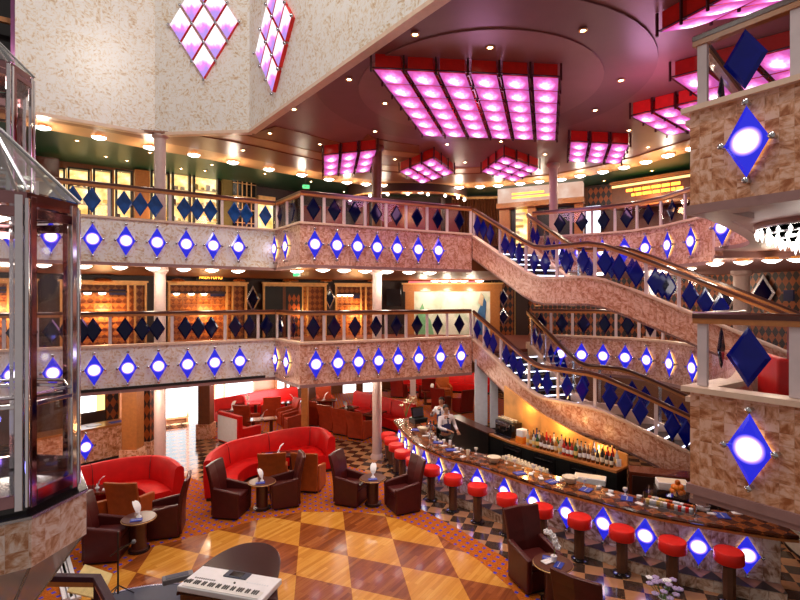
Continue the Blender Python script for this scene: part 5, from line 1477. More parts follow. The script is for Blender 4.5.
# ================================================================ the bar
s_world[0] = True
CZ = 1.06
BE = [G(x, y, CZ) for x, y in ((394, 419), (403, 430), (415, 441), (445, 455), (475, 462.5), (535, 482.5), (600, 500), (642, 511), (695, 521), (775, 533.5), (799, 536))]
BP = catmull([Vector((q.x, q.y)) for q in BE], 4)
def bartop():
    t = NT('bar_top'); vr = t.n('VectorRotate', rotation_type='Z_AXIS'); t.l(t.uv(), vr.inputs['Vector']); vr.inputs['Angle'].default_value = .78
    ck = t.n('TexChecker'); ck.inputs['Scale'].default_value = 5.5; t.l(vr.outputs[0], ck.inputs['Vector'])
    nz = t.n('TexNoise'); nz.inputs['Scale'].default_value = 9; nz.inputs['Detail'].default_value = 4; t.l(t.uv(), nz.inputs['Vector'])
    a = t.ramp(nz.outputs[0], [(.3, (.035, .010, .005)), (.7, (.10, .03, .012))]); b = t.ramp(nz.outputs[0], [(.3, (.16, .04, .010)), (.7, (.34, .10, .025))])
    t.bsdf(t.mix(ck.outputs[1], a, b), .16, coat=.3)
bartop()
def zigmat():
    t = NT('zigzag_tile'); sx = t.n('SeparateXYZ'); t.l(t.uv(), sx.inputs[0])
    f = t.math('FRACT', t.math('DIVIDE', sx.outputs[0], .36)); tri = t.math('ABSOLUTE', t.math('SUBTRACT', t.math('MULTIPLY', f, 2), 1))
    k = t.math('GREATER_THAN', tri, t.math('DIVIDE', sx.outputs[1], .30))
    t.bsdf(t.mix(k, (.34, .17, .12), (.02, .016, .018)), .3)
zigmat()
bar = thing('bar_counter', 'long curved bar counter of marble with a dark wood top', 'bar', (BP[20].x, BP[20].y, 0))
def bsweep(name, mat, prof, path=None, z=0, **k):
    m = MB(); m.sweep([(p.x, p.y, z) for p in (path or BP)], prof); return m.build(name, mat, bar, **k)
FP = BP[:-3]
bsweep('counter_top', 'bar_top', [(.0, 1.0), (.02, 1.03), (0, CZ), (-.66, CZ), (-.66, 1.0)], smooth=30)
bsweep('edge_trim', 'amber_wood', [(-.01, .955), (.012, .955), (.012, .995), (-.01, .995)])
bsweep('counter_underside', 'rail_wood', [(-.02, .955), (-.02, 1.0), (-.64, 1.0), (-.64, .955)])
bsweep('front', 'bar_marble', [(-.20, .20), (-.20, .955), (-.34, .955), (-.34, .0), (-.20, .0)], FP)
bsweep('footrest', 'bar_marble', [(-.195, 0), (.10, 0), (.10, .195), (-.195, .195)], FP)
m = MB(); m.sweep([(p.x, p.y, .2) for p in FP], [(.112, 0), (-.195, 0)], closed_prof=False); m.build('footrest_tread', 'zigzag_tile', bar)
bsweep('back_panel', 'black', [(-.60, 0), (-.60, .955), (-.64, .955), (-.64, 0)], FP)
work = thing('work_bench', 'dark work bench with ice wells behind the bar', 'counter', (BP[20].x, BP[20].y, 0))
m = MB(); m.sweep([(p.x, p.y, 0) for p in BP[6:-8]], [(-.68, .04), (-.68, .86), (-1.02, .86), (-1.02, .04)]); m.build('cabinet', 'black', work)
m = MB(); m.sweep([(p.x, p.y, 0) for p in BP[6:-8]], [(-.67, .86), (-.67, .885), (-1.03, .885), (-1.03, .86)]); m.build('steel_top', 'steel', work)
# lamps on the bar front
s_world[0] = False
bf = inset_path(BP, -.20)
LB = [(402, 435), (408.5, 442.5), (417, 450), (427, 457), (441.5, 464), (458, 469.5), (479.5, 477), (507, 486.5), (536, 497), (568.5, 508), (605, 519.5), (646, 530), (698, 540), (746, 548.5)]
for i, (px, py) in enumerate(LB):
    p, d = zonpath([Vector((q.x, q.y, 0)) for q in bf], px)
    n = Vector((d.y, -d.x)); z = max(.52, min(.66, zat(py, p.y)))
    DL.put((p.x+n.x*.004, p.y+n.y*.004, .60), math.atan2(d.y, d.x), 'blue diamond lamp on the bar front, %s' % nth(i, len(LB)), 'blue diamond lamps on the bar front', (.90, 1, .84))
    if i % 2 == 0: point('blue_lamp_light', (p.x+n.x*.25, p.y+n.y*.25, .6), 1.2, (.25, .25, 1), .1)
# stools
def make_stool():
    r = thing('bar_stool', 's', 'stool')
    m = MB(); m.lathe([(.0, .61), (.20, .61), (.21, .62), (.212, .70), (.21, .775), (.198, .79), (0, .795)], (0, 0, 0), 28); m.build('seat', 'red_vinyl', r, smooth=50)
    m = MB(); m.cyl((0, 0, .56), .12, .04, 20); m.build('seat_plate', 'black', r, smooth=40)
    m = MB(); m.lathe([(.095, .03), (.095, .56)], (0, 0, 0), 8); m.build('pillar', 'stool_wood', r)
    m = MB(); m.lathe([(.15, 0), (.15, .03), (.10, .05)], (0, 0, 0), 20); m.build('foot_plate', 'black_gloss', r, smooth=40)
    return Proto(r)
ST = make_stool()
SX = [(388.5, 436), (392, 441), (399, 447), (406, 453.5), (417.5, 461), (433, 470), (453, 479.5), (477.5, 489), (507, 499.5), (542, 510.5), (579.5, 521), (623.5, 531.5), (672.5, 542.5), (727.5, 552)]
for i, (px, py) in enumerate(SX):
    p = G(px, py, .70)
    q_ = min((Vector((b.x, b.y)) for b in catmull(BP, 4)), key=lambda b: (b-Vector((p.x, p.y))).length)
    i_ = min(range(len(BP)-1), key=lambda k: ((BP[k]+BP[k+1])/2-q_).length); d_ = (BP[i_+1]-BP[i_]).normalized(); n_ = Vector((d_.y, -d_.x))
    dist = (Vector((p.x, p.y))-q_).dot(n_)
    if dist < .27: p = p+Vector((n_.x, n_.y, 0))*(.27-dist)
    ST.put((p.x, p.y, .0), .3*i, 'red round bar stool on a dark pillar, %s along the bar' % nth(i, len(SX)), 'red bar stools')
# ---- things on the bar top
IG = 'small things on the bar top'
def onbar(px, py, z=CZ): q = G(px, py, z); return Vector((q.x, q.y, z+.001))
bn = [(416, 430), (438, 442.5), (451, 450), (520, 473.5), (552, 482), (586, 490), (627, 499), (722, 516)]
for i, (px, py) in enumerate(bn):
    card(onbar(px, py), 0, 0, -.4+.25*i, 'blue_cloth', 'blue paper napkin on the bar top, %s' % nth(i, len(bn)), .24, .2)
wn = [(425, 436), (444, 446), (457, 452), (463, 457), (531, 474), (541, 478.5), (610, 495), (640, 504), (654, 507), (712, 514), (737, 513.5)]
for i, (px, py) in enumerate(wn):
    card(onbar(px, py), 0, 0, .3*i, 'white', 'white slip lying on the bar top, %s' % nth(i, len(wn)), .15, .09)
def make_bowl():
    r = thing('snack_bowl', 'b', 'bowl'); m = MB(); m.lathe([(.05, 0), (.07, .01), (.12, .09), (.125, .10), (.115, .095), (.06, .02)], (0, 0, 0), 18); m.build('bowl', 'cream', r, smooth=50)
    m = MB()
    m.ball((0, 0, .075), .10, 10, 6, sc_=(1, 1, .45)); m.build('snacks', 'cream', r, smooth=40); return Proto(r)
BW = make_bowl()
for i, (px, py) in enumerate(((423, 431), (494, 461.5), (570, 482))):
    q = onbar(px, py+1); BW.put((q.x, q.y, q.z), 0, 'cream snack bowl on the bar top, %s' % nth(i, 3), IG, (1.25, 1.25, 1.3))
q = onbar(703, 510); r = thing('cup', 'wide white tub on the bar beside the food display', 'cup', (q.x, q.y, q.z)); m = MB(); m.lathe([(.08, 0), (.10, .02), (.11, .09), (.10, .095), (.0, .085)], (0, 0, 0), 18); m.build('body', 'white', r, smooth=50); m = MB(); m.lathe([(.112, .075), (.118, .085), (.112, .095)], (0, 0, 0), 18); m.build('rim', 'steel', r, smooth=50)
for i, (px, py, c) in enumerate(((435, 441, 'white'), (440, 447, 'cream'), (450, 445, 'white'), (461, 451, 'white'), (468, 455, 'cream'), (471, 459, 'steel'))):
    q = onbar(px, py); r = thing('glass_tumbler', 'small tumbler on the far half of the bar top, %s' % nth(i, 6), 'glass', (q.x, q.y, q.z), 0, IG)
    m = MB(); m.lathe([(.03, 0), (.04, .12), (.037, .12), (.027, .01)], (0, 0, 0), 12); m.build('body', 'cabin_glass' if i % 2 else c, r, smooth=50); m = MB(); m.lathe([(.0, .01), (.028, .012), (.03, .06), (0, .06)], (0, 0, 0), 10); m.build('drink', c, r, smooth=40)
# rows of upturned glasses on the bench
gl = None; k = 0
bb = inset_path(BP, .80)
def make_glass():
    r = thing('upturned_glass', 'g', 'glass'); m = MB(); m.lathe([(.042, 0), (.040, .06), (.030, .13), (.028, .135), (0, .135)], (0, 0, 0), 10); m.build('body', 'cream', r, smooth=50); return Proto(r)
UG = make_glass()
la, lb = G(503, 461, .9), G(541, 476, .9)
for i in range(12):
    for j in range(3):
        p = la.lerp(lb, i/11); d = (lb-la).normalized(); n = Vector((-d.y, d.x, 0))
        q = p+n*(.09*j)
        UG.put((q.x, q.y, .886), 0, 'cream upturned glass in rows behind the bar: row %s from the bar, %s' % (('first', 'second', 'third')[j], nth(i, 12)), 'upturned glasses behind the bar')
def tray(px, py, z, L, W, H, mat, label, rz, name='tray'):
    q = G(px, py, z); r = thing(name, label, 'tray', (q.x, q.y, z), rz); m = MB(); m.bbox(-L/2, L/2, -W/2, W/2, 0, H); m.build('body', mat, r, bevel=.01); m = MB(); m.bbox(-L/2+.02, L/2-.02, -W/2+.02, W/2-.02, H, H+.004); m.build('lid_panel', 'cream', r); return r
tray(590, 482, .89, .62, .30, .12, 'white', 'long white ice box behind the bar', -.45, 'ice_box')
# food display with fruit
da, db = onbar(643, 505), onbar(694, 517)
ang = math.atan2(db.y-da.y, db.x-da.x); L = (db-da).length
r = thing('display_case', 'glass display case with colourful food on the bar top', 'display case', (da.x, da.y, CZ+.001), ang)
m = MB(); m.bbox(0, L, 0, .40, 0, .03); m.build('base', 'steel', r)
m = MB(); m.bbox(0, L, 0, .008, .03, .24); m.build('front_glass', 'cabin_glass', r); m = MB(); m.bbox(0, L, 0, .40, .24, .255); m.build('top_glass', 'cabin_glass', r)
for x in (0, L-.012):
    for y in (0, .388):
        m = MB(); m.bbox(x, x+.012, y, y+.012, .03, .24); m.build('corner_post', 'steel', r)
s_world[0] = False
random.seed(3)
for i in range(26):
    x = .06+(L-.12)*((i % 13)/12); y = .10+.16*(i//13); c = random.choice(['red_vinyl', 'pale_yellow', 'cream', 'rust_leather', 'white', 'orange_fruit', 'pale_panel'])
    v = Vector((math.cos(ang)*x-math.sin(ang)*y, math.sin(ang)*x+math.cos(ang)*y, 0))
    f = thing('pastry', 'small %s snack inside the display case, %s row, %s' % ({'red_vinyl': 'red', 'pale_yellow': 'yellow', 'cream': 'cream', 'rust_leather': 'brown', 'white': 'white', 'orange_fruit': 'orange', 'pale_panel': 'pale'}[c], ('front', 'back')[i//13], nth(i % 13, 13)), 'snack', (da.x+v.x, da.y+v.y, CZ+.033), ang, 'snacks in the display case')
    m = MB(); m.lathe([(.035, 0), (.045, .02), (.04, .06), (.0, .075)], (0, 0, 0), 9); m.build('filling', c, f, smooth=60)
oc = onbar(686, 500)
for i in range(16):
    lay = i//7; a = i*2.4; rr = (.09, .065, .0)[min(lay, 2)]
    f = thing('orange', 'orange fruit in the pile behind the display case, %s layer, number order hidden' % ('lowest', 'middle', 'top')[lay] if False else 'orange in the pile behind the display case, %s layer' % ('lowest', 'middle', 'top')[lay], 'orange', (oc.x+rr*math.cos(a), oc.y+rr*math.sin(a)+.28, CZ+.05+.085*lay*1.0), 0, 'oranges, %s layer' % ('lowest', 'middle', 'top')[lay])
    m = MB(); m.ball((0, 0, 0), .05, 10, 7); m.build('fruit', 'orange_fruit', f, smooth=60)
for i, (px, py, z, L_, H_) in enumerate(((672, 488, 1.0, .55, .14),)):
    tray(px, py, z, L_, .34, H_, 'white', 'white box behind the display case', -.3, 'box')
bx = G(672, 488, 1.0); rr_ = thing('box_stand', 'dark stand carrying the white box behind the bar', 'stand', (bx.x, bx.y, 0), -.3); m = MB(); m.bbox(-.3, .3, -.2, .2, 0, .998); m.build('body', 'black', rr_); m = MB(); m.bbox(-.3, .3, -.21, -.2, .3, .32); m.build('handle', 'steel', rr_)
# dark bottles and glasses in front of the near parapet
for i, (px, py, c) in enumerate(((711, 505, 'grey'), (718, 506, 'steel'), (724, 505, 'cabin_glass'), (730, 507, 'white'), (735, 506, 'steel'), (741, 508, 'grey'), (770, 516, 'cabin_glass'))):
    q = onbar(px, py); r = thing('glass_tumbler', 'tall tumbler on the near end of the bar, %s' % nth(i, 7), 'glass', (q.x, q.y+.1, q.z), 0, IG)
    m = MB(); m.lathe([(.035, 0), (.045, .17), (.04, .17), (.03, .01)], (0, 0, 0), 12); m.build('body', c, r, smooth=50); m = MB(); m.lathe([(0, .01), (.03, .01), (.034, .08), (0, .08)], (0, 0, 0), 10); m.build('drink', random.choice(['cream', 'brown_wood', 'white']), r, smooth=40)
# far end: register, beer tap, lilies
q = onbar(411, 423); r = thing('cash_register', 'black cash register at the far end of the bar', 'cash register', (q.x+.22, q.y+.12, q.z), .5)
m = MB(); m.bbox(-.22, .22, -.18, .18, 0, .14); m.build('drawer', 'black', r, bevel=.01); m = MB(); m.box((0, .05, .29), (.40, .06, .30), rx=-.25); m.build('monitor', 'black_gloss', r, bevel=.01); m = MB(); m.box((0, .012, .29), (.34, .01, .24), rx=-.25); m.build('screen', 'stage_blue', r)
q = onbar(430, 436); r = thing('beer_tap', 'steel beer tap tower on the far half of the bar', 'beer tap', (q.x, q.y, q.z), .4)
m = MB(); m.lathe([(.06, 0), (.05, .03), (.035, .06), (.035, .30), (.05, .33), (0, .36)], (0, 0, 0), 14); m.build('tower', 'steel', r, smooth=50); m = MB(); m.tube([(-.12, 0, .27), (.12, 0, .27)], .025, 8); m.build('crossbar', 'steel', r)
for s in (-1, 0, 1):
    m = MB(); m.tube([(s*.1, -.02, .27), (s*.1, -.07, .26), (s*.1, -.08, .20)], .012, 6); m.build('spout', 'steel', r); m = MB(); m.lathe([(.014, .29), (.02, .40), (0, .42)], (s*.1, -.03, 0), 8); m.build('tap_handle', 'black', r, smooth=50)
q = onbar(402, 419); r = thing('lily_vase', 'pale yellow lilies in a vase at the far bar end', 'flowers', (q.x+.12, q.y+.02, q.z))
m = MB(); m.lathe([(.05, 0), (.06, .03), (.04, .14), (.06, .22), (.05, .22), (.03, .14)], (0, 0, 0), 14); m.build('vase', 'cabin_glass', r, smooth=50)
for i, (x, y, z) in enumerate(((-.13, 0, .40), (.05, .0, .56), (.22, .02, .62), (-.02, .05, .48), (.13, .06, .50))):
    m = MB(); m.tube([(0, 0, .05), (x*.4, y*.4, z*.6), (x, y, z-.02)], .007, 5); m.build('stem', 'green_leaf', r)
    m = MB()
    for k in range(6):
        a = 2*PI*k/6; m.add([(x, y, z-.03), (x+.05*math.cos(a-.4), y+.05*math.sin(a-.4), z+.02), (x+.12*math.cos(a), y+.12*math.sin(a), z+.04), (x+.05*math.cos(a+.4), y+.05*math.sin(a+.4), z+.02)], [(0, 1, 2, 3)])
    m.build('lily', 'petal', r)
# ---- back bar under the stairs
s_world[0] = True
SZ = 1.10
SE = [Vector((q.x, q.y)) for q in [G(x, y, SZ) for x, y in ((489, 433.5), (508, 441), (528, 447.5), (570, 459), (616, 471))]]
bb_ = thing('back_bar', 'dark back bar cabinet with a lit amber wall under the stairs', 'cabinet', (SE[2].x, SE[2].y, 0))
def s3(name, mat, prof, path=SE, **k):
    m = MB(); m.sweep([(p.x, p.y, 0) for p in path], prof); return m.build(name, mat, bb_, **k)
s3('shelf_top', 'amber_wood', [(0, SZ-.05), (0, SZ), (-.55, SZ), (-.55, SZ-.05)])
s3('cabinet', 'black', [(-.04, .08), (-.04, SZ-.05), (-.5, SZ-.05), (-.5, .08)])
s3('plinth', 'grey', [(-.07, 0), (-.07, .08), (-.5, .08), (-.5, 0)])
tp = inset_path(SE, -.5); tz = [2.35, 2.1, 1.85, 1.52, 1.34]
m = MB()
for i in range(len(tp)-1):
    a, b = tp[i], tp[i+1]
    n = Vector(((b-a).y, -(b-a).x)).normalized()*-.06
    m.hexa([(a.x, a.y, SZ), (b.x, b.y, SZ), (b.x+n.x, b.y+n.y, SZ), (a.x+n.x, a.y+n.y, SZ)], [(a.x, a.y, tz[i]), (b.x, b.y, tz[i+1]), (b.x+n.x, b.y+n.y, tz[i+1]), (a.x+n.x, a.y+n.y, tz[i])])
m.build('amber_wall', 'amber_back', bb_, fix=True)
for i in range(3):
    p, d = path_at(SE, path_len(SE)*(.25+.27*i)); n = Vector((d.y, -d.x)); c = p+n*(-.03)
    m = MB(); m.box((c.x, c.y, .62), (.62, .02, .72), rz=math.atan2(d.y, d.x)); o_ = m.build('fridge_door', 'black_gloss', bb_)
    c = p+n*(-.01); m = MB(); m.box((c.x, c.y, .90), (.5, .02, .02), rz=math.atan2(d.y, d.x)); h_ = m.build('handle', 'steel', o_, org=wloc(o_))
s_world[0] = False
BOTC = {'brown': (.10, .03, .01), 'green': (.02, .10, .025), 'clear': (.55, .56, .52), 'red': (.45, .01, .01), 'black': (.012, .01, .01), 'amber': (.42, .16, .02), 'blue': (.02, .05, .25)}
for k_, c in BOTC.items(): simple('bottle_'+k_, c, .08, coat=.5, var=.03)
botp = {}
def bottle(col, loc, label, s=1.0, group='bottles on the back bar'):
    if col not in botp:
        r = thing('bottle', 'b', 'bottle')
        m = MB(); m.lathe([(.036, 0), (.04, .01), (.04, .18), (.034, .21), (.014, .25), (.013, .31)], (0, 0, 0), 12); m.build('body', 'bottle_'+col, r, smooth=50)
        m = MB(); m.lathe([(.0405, .06), (.0408, .061), (.0408, .145), (.0405, .146)], (0, 0, 0), 12); m.build('paper_label', random.choice(['cream', 'white', 'pale_yellow']), r, smooth=50)
        m = MB(); m.lathe([(.016, .31), (.016, .335), (0, .337)], (0, 0, 0), 10); m.build('cap', random.choice(['red_box', 'black', 'gold_trim']), r, smooth=50)
        botp[col] = Proto(r)
    botp[col].put(loc, random.uniform(0, 6), label, group, (s, s, s*random.uniform(.92, 1.12)))
TL = path_len(SE); random.seed(11)
NB = 22
for rowi in range(2):
    for i in range(NB):
        p, d = path_at(SE, TL*(.36+.62*(i+.4*rowi)/NB)); n = Vector((d.y, -d.x)); q = p-n*(.16+.16*rowi)
        col = 'black' if i > NB-5 and rowi == 0 else random.choice(['brown', 'green', 'clear', 'amber', 'red', 'black', 'brown', 'clear', 'blue'])
        bottle(col, (q.x, q.y, SZ+.001), '%s bottle on the back bar shelf, %s row, %s' % (col, ('front', 'rear')[rowi], nth(i, NB)), 1.05 if rowi == 0 else 1.15)
for i in range(3):
    p, d = path_at(SE, TL*(.30+.28*i)); n = Vector((d.y, -d.x)); q = p-n*.3
    point('back_bar_light', (q.x, q.y, (1.95, 1.65, 1.45)[i]), (8, 10, 9)[i], (1, .55, .18), .06)
# coffee machine and cups
p, d = path_at(SE, TL*.13); n = Vector((d.y, -d.x)); q = p-n*.25
r = thing('coffee_machine', 'dark steel coffee machine at the left end of back bar', 'coffee machine', (q.x, q.y, SZ+.001), math.atan2(d.y, d.x))
m = MB(); m.bbox(-.34, .34, -.16, .2, .05, .42); m.build('body', 'black_gloss', r, bevel=.02); m = MB(); m.bbox(-.34, .34, -.2, .2, 0, .05); m.build('drip_tray', 'steel', r); m = MB(); m.bbox(-.30, .30, -.18, -.16, .30, .40); m.build('control_panel', 'steel', r)
for s in (-1, 1):
    m = MB(); m.tube([(s*.15, -.17, .22), (s*.15, -.28, .2)], .02, 8); m.build('group_handle', 'black', r); m = MB(); m.lathe([(.035, .20), (.035, .26)], (s*.15, -.14, 0), 10); m.build('group_head', 'chrome', r)
def make_cup():
    r = thing('coffee_cup', 'c', 'cup'); m = MB(); m.lathe([(.025, 0), (.045, .06), (.042, .06), (.02, .01)], (0, 0, 0), 10); m.build('body', 'cream', r, smooth=50); return Proto(r)
CU = make_cup()
for i in range(7):
    for j in range(2):
        x = -.28+.09*i; y = -.06+.12*j; a = math.atan2(d.y, d.x)
        CU.put((q.x+math.cos(a)*x-math.sin(a)*y, q.y+math.sin(a)*x+math.cos(a)*y, SZ+.424), 0, 'cream cup on the coffee machine, %s row, %s' % (('front', 'back')[j], nth(i, 7)), 'cups on the coffee machine')
p, d = path_at(SE, TL*.30); n = Vector((d.y, -d.x)); q2 = p-n*.2
r = thing('juice_dispenser', 'white and orange drinks dispenser beside the coffee machine', 'dispenser', (q2.x, q2.y, SZ+.001), math.atan2(d.y, d.x)); m = MB(); m.bbox(-.12, .12, -.12, .12, 0, .16); m.build('base', 'orange_fruit', r, bevel=.01); m = MB(); m.bbox(-.11, .11, -.11, .11, .16, .34); m.build('tank', 'white', r, bevel=.02)
p = D(619, 463, 10.9); r = thing('switch_plate', 'small white wall plate under the staircase right of bottles', 'plate', (p.x, p.y, p.z)); m = MB(); m.bbox(-.05, .05, 0, .02, -.08, .08); m.build('plate', 'white', r); m = MB(); m.bbox(-.02, .02, -.01, 0, -.03, .03); m.build('rocker', 'pale_panel', r)
r = thing('cupboard', 'dark tall cupboard below the stairs at right end of back bar', 'cupboard', (4.75, 10.35, 0), -.35); m = MB(); m.bbox(-.05, 1.7, .25, .7, .05, 1.12); m.build('body', 'mahogany', r)
for i in range(3):
    m = MB(); m.bbox(.0+.55*i, .5+.55*i, .23, .25, .12, 1.05); d_ = m.build('door', 'dark_wood', r); m = MB(); m.bbox(.42+.55*i, .45+.55*i, .21, .23, .5, .62); m.build('handle', 'steel', d_)
m = MB(); m.bbox(-.05, 1.7, .28, .68, 0, .05); m.build('plinth', 'black', r)
# ---- bartenders
def skinmesh(name, mat, parent, verts, edges, radii, root=0, sub=1):
    me = bpy.data.meshes.new(name); me.from_pydata([Vector(v) for v in verts], edges, []); o = bpy.data.objects.new(name, me); COL.objects.link(o)
    o.modifiers.new('Skin', 'SKIN'); s = o.modifiers.new('Sub', 'SUBSURF'); s.levels = sub; s.render_levels = sub
    for i, r_ in enumerate(radii):
        sv = me.skin_vertices[0].data[i]; sv.radius = r_ if isinstance(r_, tuple) else (r_, r_); sv.use_root = (i == root)
    bpy.context.view_layer.update()
    m2 = bpy.data.meshes.new_from_object(o.evaluated_get(bpy.context.evaluated_depsgraph_get()))
    o2 = bpy.data.objects.new(name, m2); m2.materials.clear(); m2.materials.append(MAT[mat])
    for p in m2.polygons: p.use_smooth = True
    bpy.data.objects.remove(o); COL.objects.link(o2); o2.parent = parent; return o2
def person(loc, rz, label, arms, vest='navy_vest', sleeve='shirt_white', head_turn=0.0):
    r = thing('person', label, 'person', loc, rz)
    # local frame: faces -y. joints
    hips = (0, 0, .94); 
    V = [hips, (0, 0, 1.10), (0, .01, 1.28), (0, .01, 1.42), (0, 0, 1.50), (0, -.01, 1.56), (0, -.015, 1.64), (0, -.01, 1.71)]
    R = [(.15, .10), (.135, .095), (.155, .11), (.13, .085), .052, .055, (.078, .095), .055]
    E = [(i, i+1) for i in range(7)]
    def add(p, r_, frm):
        V.append(p); R.append(r_); E.append((frm, len(V)-1)); return len(V)-1
    S = {}
    for s in (-1, 1):
        k = add((s*.09, 0, .88), .085, 0); k = add((s*.10, -.01, .50), .058, k); k = add((s*.10, .02, .10), .04, k); k = add((s*.11, -.06, .045), .036, k); add((s*.115, -.17, .03), .028, k)
        sh = add((s*.175, 0, 1.415), .055, 3); el = add(arms[s][0], .04, sh); wr = add(arms[s][1], .028, el)
        S[s] = (sh, el, wr)
        hd = (Vector(arms[s][1])-Vector(arms[s][0])).normalized(); palm = Vector(arms[s][1])+hd*.06; pk = add(tuple(palm), (.036, .020), wr)
        side = hd.cross(Vector((0, 0, 1))).normalized()
        for f in range(4):
            b = palm+hd*.03+side*(.024*(f-1.5)); t1 = b+hd*.035+Vector((0, 0, -.010)); t2 = t1+hd*.022+Vector((0, 0, -.022))
            k1 = add(tuple(b), .010, pk); k2 = add(tuple(t1), .009, k1); add(tuple(t2), .008, k2)
        b = palm+side*(.045*s); k1 = add(tuple(b), .011, pk); add(tuple(b+hd*.035+side*.01*s), .009, k1)
    skinmesh('body', 'skin', r, V, E, R, 0, 1)
    # face
    for s in (-1, 1):
        m = MB(); m.ball((s*.032, -.10, 1.645), .011, 8, 5); m.build('eye', 'black', r, smooth=60)
        m = MB(); m.ball((s*.085, .005, 1.63), .022, 8, 5, sc_=(.5, 1, 1.4)); m.build('ear', 'skin', r, smooth=60)
    m = MB(); m.add([(-.014, -.10, 1.605), (.014, -.10, 1.605), (0, -.128, 1.608), (0, -.10, 1.65)], [(0, 1, 2), (1, 3, 2), (3, 0, 2), (0, 3, 1)]); m.build('nose', 'skin', r, smooth=80)
    m = MB(); m.box((0, -.099, 1.58), (.045, .01, .010)); m.build('mouth', 'lip', r)
    m = MB(); m.ball((0, .015, 1.675), .105, 14, 8, sc_=(.86, 1.0, .92)); 
    m.v = [v if not (v.y < -.03 and v.z < 1.70) else Vector((v.x, v.y+.08, v.z+.03)) for v in m.v]; m.build('hair', 'hair', r, smooth=70)
    # clothing
    sv = [V[0], V[1], V[2], V[3], (0, 0, 1.475)]; sr = [(.165, .115), (.15, .108), (.168, .122), (.142, .098), .066]; se = [(0, 1), (1, 2), (2, 3), (3, 4)]
    for s in (-1, 1):
        a, b, c = S[s]; i0 = len(sv); sv += [V[a], V[b], tuple(Vector(V[c]).lerp(Vector(V[b]), .12))]; sr += [.072, .055, .042]; se += [(3, i0), (i0, i0+1), (i0+1, i0+2)]
    skinmesh('shirt', sleeve, r, sv, se, sr, 0, 1)
    skinmesh('vest', vest, r, [(0, 0, .92), (0, 0, 1.10), (0, .01, 1.28), (0, .012, 1.40), (0, .01, 1.445)], [(0, 1), (1, 2), (2, 3), (3, 4)], [(.172, .124), (.160, .118), (.176, .130), (.146, .106), (.10, .085)], 0, 1)
    tv = [(0, 0, .95)]; tr = [(.158, .112)]; te = []
    for s in (-1, 1):
        i0 = len(tv); tv += [(s*.09, 0, .86), (s*.10, -.01, .50), (s*.10, .02, .08)]; tr += [.098, .075, .062]; te += [(0, i0), (i0, i0+1), (i0+1, i0+2)]
    skinmesh('trousers', 'black', r, tv, te, tr, 0, 1)
    for s in (-1, 1):
        m = MB(); m.ball((s*.112, -.08, .045), .06, 10, 6, sc_=(.8, 1.9, .75)); m.build('shoe', 'black_gloss', r, smooth=60)
    m = MB(); m.box((0, -.118, 1.40), (.07, .02, .03)); m.build('bow_tie', 'black', r)
    return r
h1 = D(446, 411, 14.2); h2 = D(441.5, 404, 15.3)
person((h1.x, h1.y, .014), math.radians(25), 'person in navy vest and white shirt working at the bar', {-1: ((-.27, -.10, 1.16), (-.10, -.32, 1.12)), 1: ((.30, .02, 1.15), (.22, -.26, 1.06))})
person((h2.x, h2.y, .014), math.radians(-35), 'person in navy vest standing behind the other bartender, arm raised', {-1: ((-.28, -.12, 1.18), (-.12, -.34, 1.34)), 1: ((.27, -.02, 1.14), (.22, -.24, 1.02))})
# sweeping pale bench end and extra light at right of the bar
s_world[0] = True

ext = [Vector((q.x, q.y)) for q in [G(x, y, 1.08) for x, y in ((448, 415.5), (468, 424.5), (487.5, 433))]]
r = thing('cabinet', 'dark service cabinet behind the bartenders, left of the coffee machine', 'cabinet', (ext[1].x, ext[1].y, 0))
for nm, mt, prof in (('body', 'black', [(-.02, .06), (-.02, 1.04), (-.36, 1.04), (-.36, .06)]), ('top', 'rail_wood', [(0, 1.04), (0, 1.08), (-.38, 1.08), (-.38, 1.04)]), ('plinth', 'grey', [(-.05, 0), (-.05, .06), (-.34, .06), (-.34, 0)])):
    m = MB(); m.sweep([(p.x, p.y, 0) for p in ext], prof); m.build(nm, mt, r)
s_world[0] = True
bk_ = inset_path(BP, -.62)
mat_pts = [Vector((p.x, p.y)) for p in bk_[4:-6]]+[Vector((7.3, 9.6)), SE[-1], SE[2], SE[0], ext[0]]
m = MB(); m.prism(mat_pts, 0.0, .008); o = struct(m, 'floor', 'dark_wood')

s_world[0] = False
random.seed(21)
tl = path_len(BP)
def make_tumb(c, k):
    r = thing('glass_tumbler', 'g', 'glass')
    if k == 0: prof = [(.03, 0), (.04, .11), (.037, .11), (.027, .01)]
    elif k == 1: prof = [(.035, 0), (.005, .012), (.005, .07), (.04, .11), (.042, .15), (.038, .15), (.035, .11)]
    else: prof = [(.045, 0), (.05, .045), (.046, .045), (.04, .01)]
    m = MB(); m.lathe(prof, (0, 0, 0), 12); m.build('body', c, r, smooth=50)
    m = MB(); m.lathe([(0, .012), (.028, .013), (.03, .035), (0, .036)] if k != 1 else [(0, .10), (.03, .105), (.035, .13), (0, .131)], (0, 0, 0), 10); m.build('drink', ('cream', 'pale_yellow', 'white')[k], r, smooth=40)
    return Proto(r)
TP = [make_tumb('cabin_glass', 0), make_tumb('white', 1), make_tumb('white', 2)]
NN = 30
for i in range(NN):
    p, d = path_at(BP, tl*(.14+.70*i/NN)); n = Vector((d.y, -d.x)); q = p-n*random.uniform(.44, .60)
    if 643 < 400+F*q.x/q.y < 700: continue
    k = random.choice([0, 1, 1, 2])
    TP[k].put((q.x, q.y, CZ+.001), 0, '%s along the back edge of the bar top, %s' % (('clear tumbler', 'white stemmed glass', 'low white dish')[k], nth(i, NN)), 'glasses along the back of the bar top')
s_world[0] = True
simple('mauve_rail', (.04, .012, .022), .45, spec=.2)
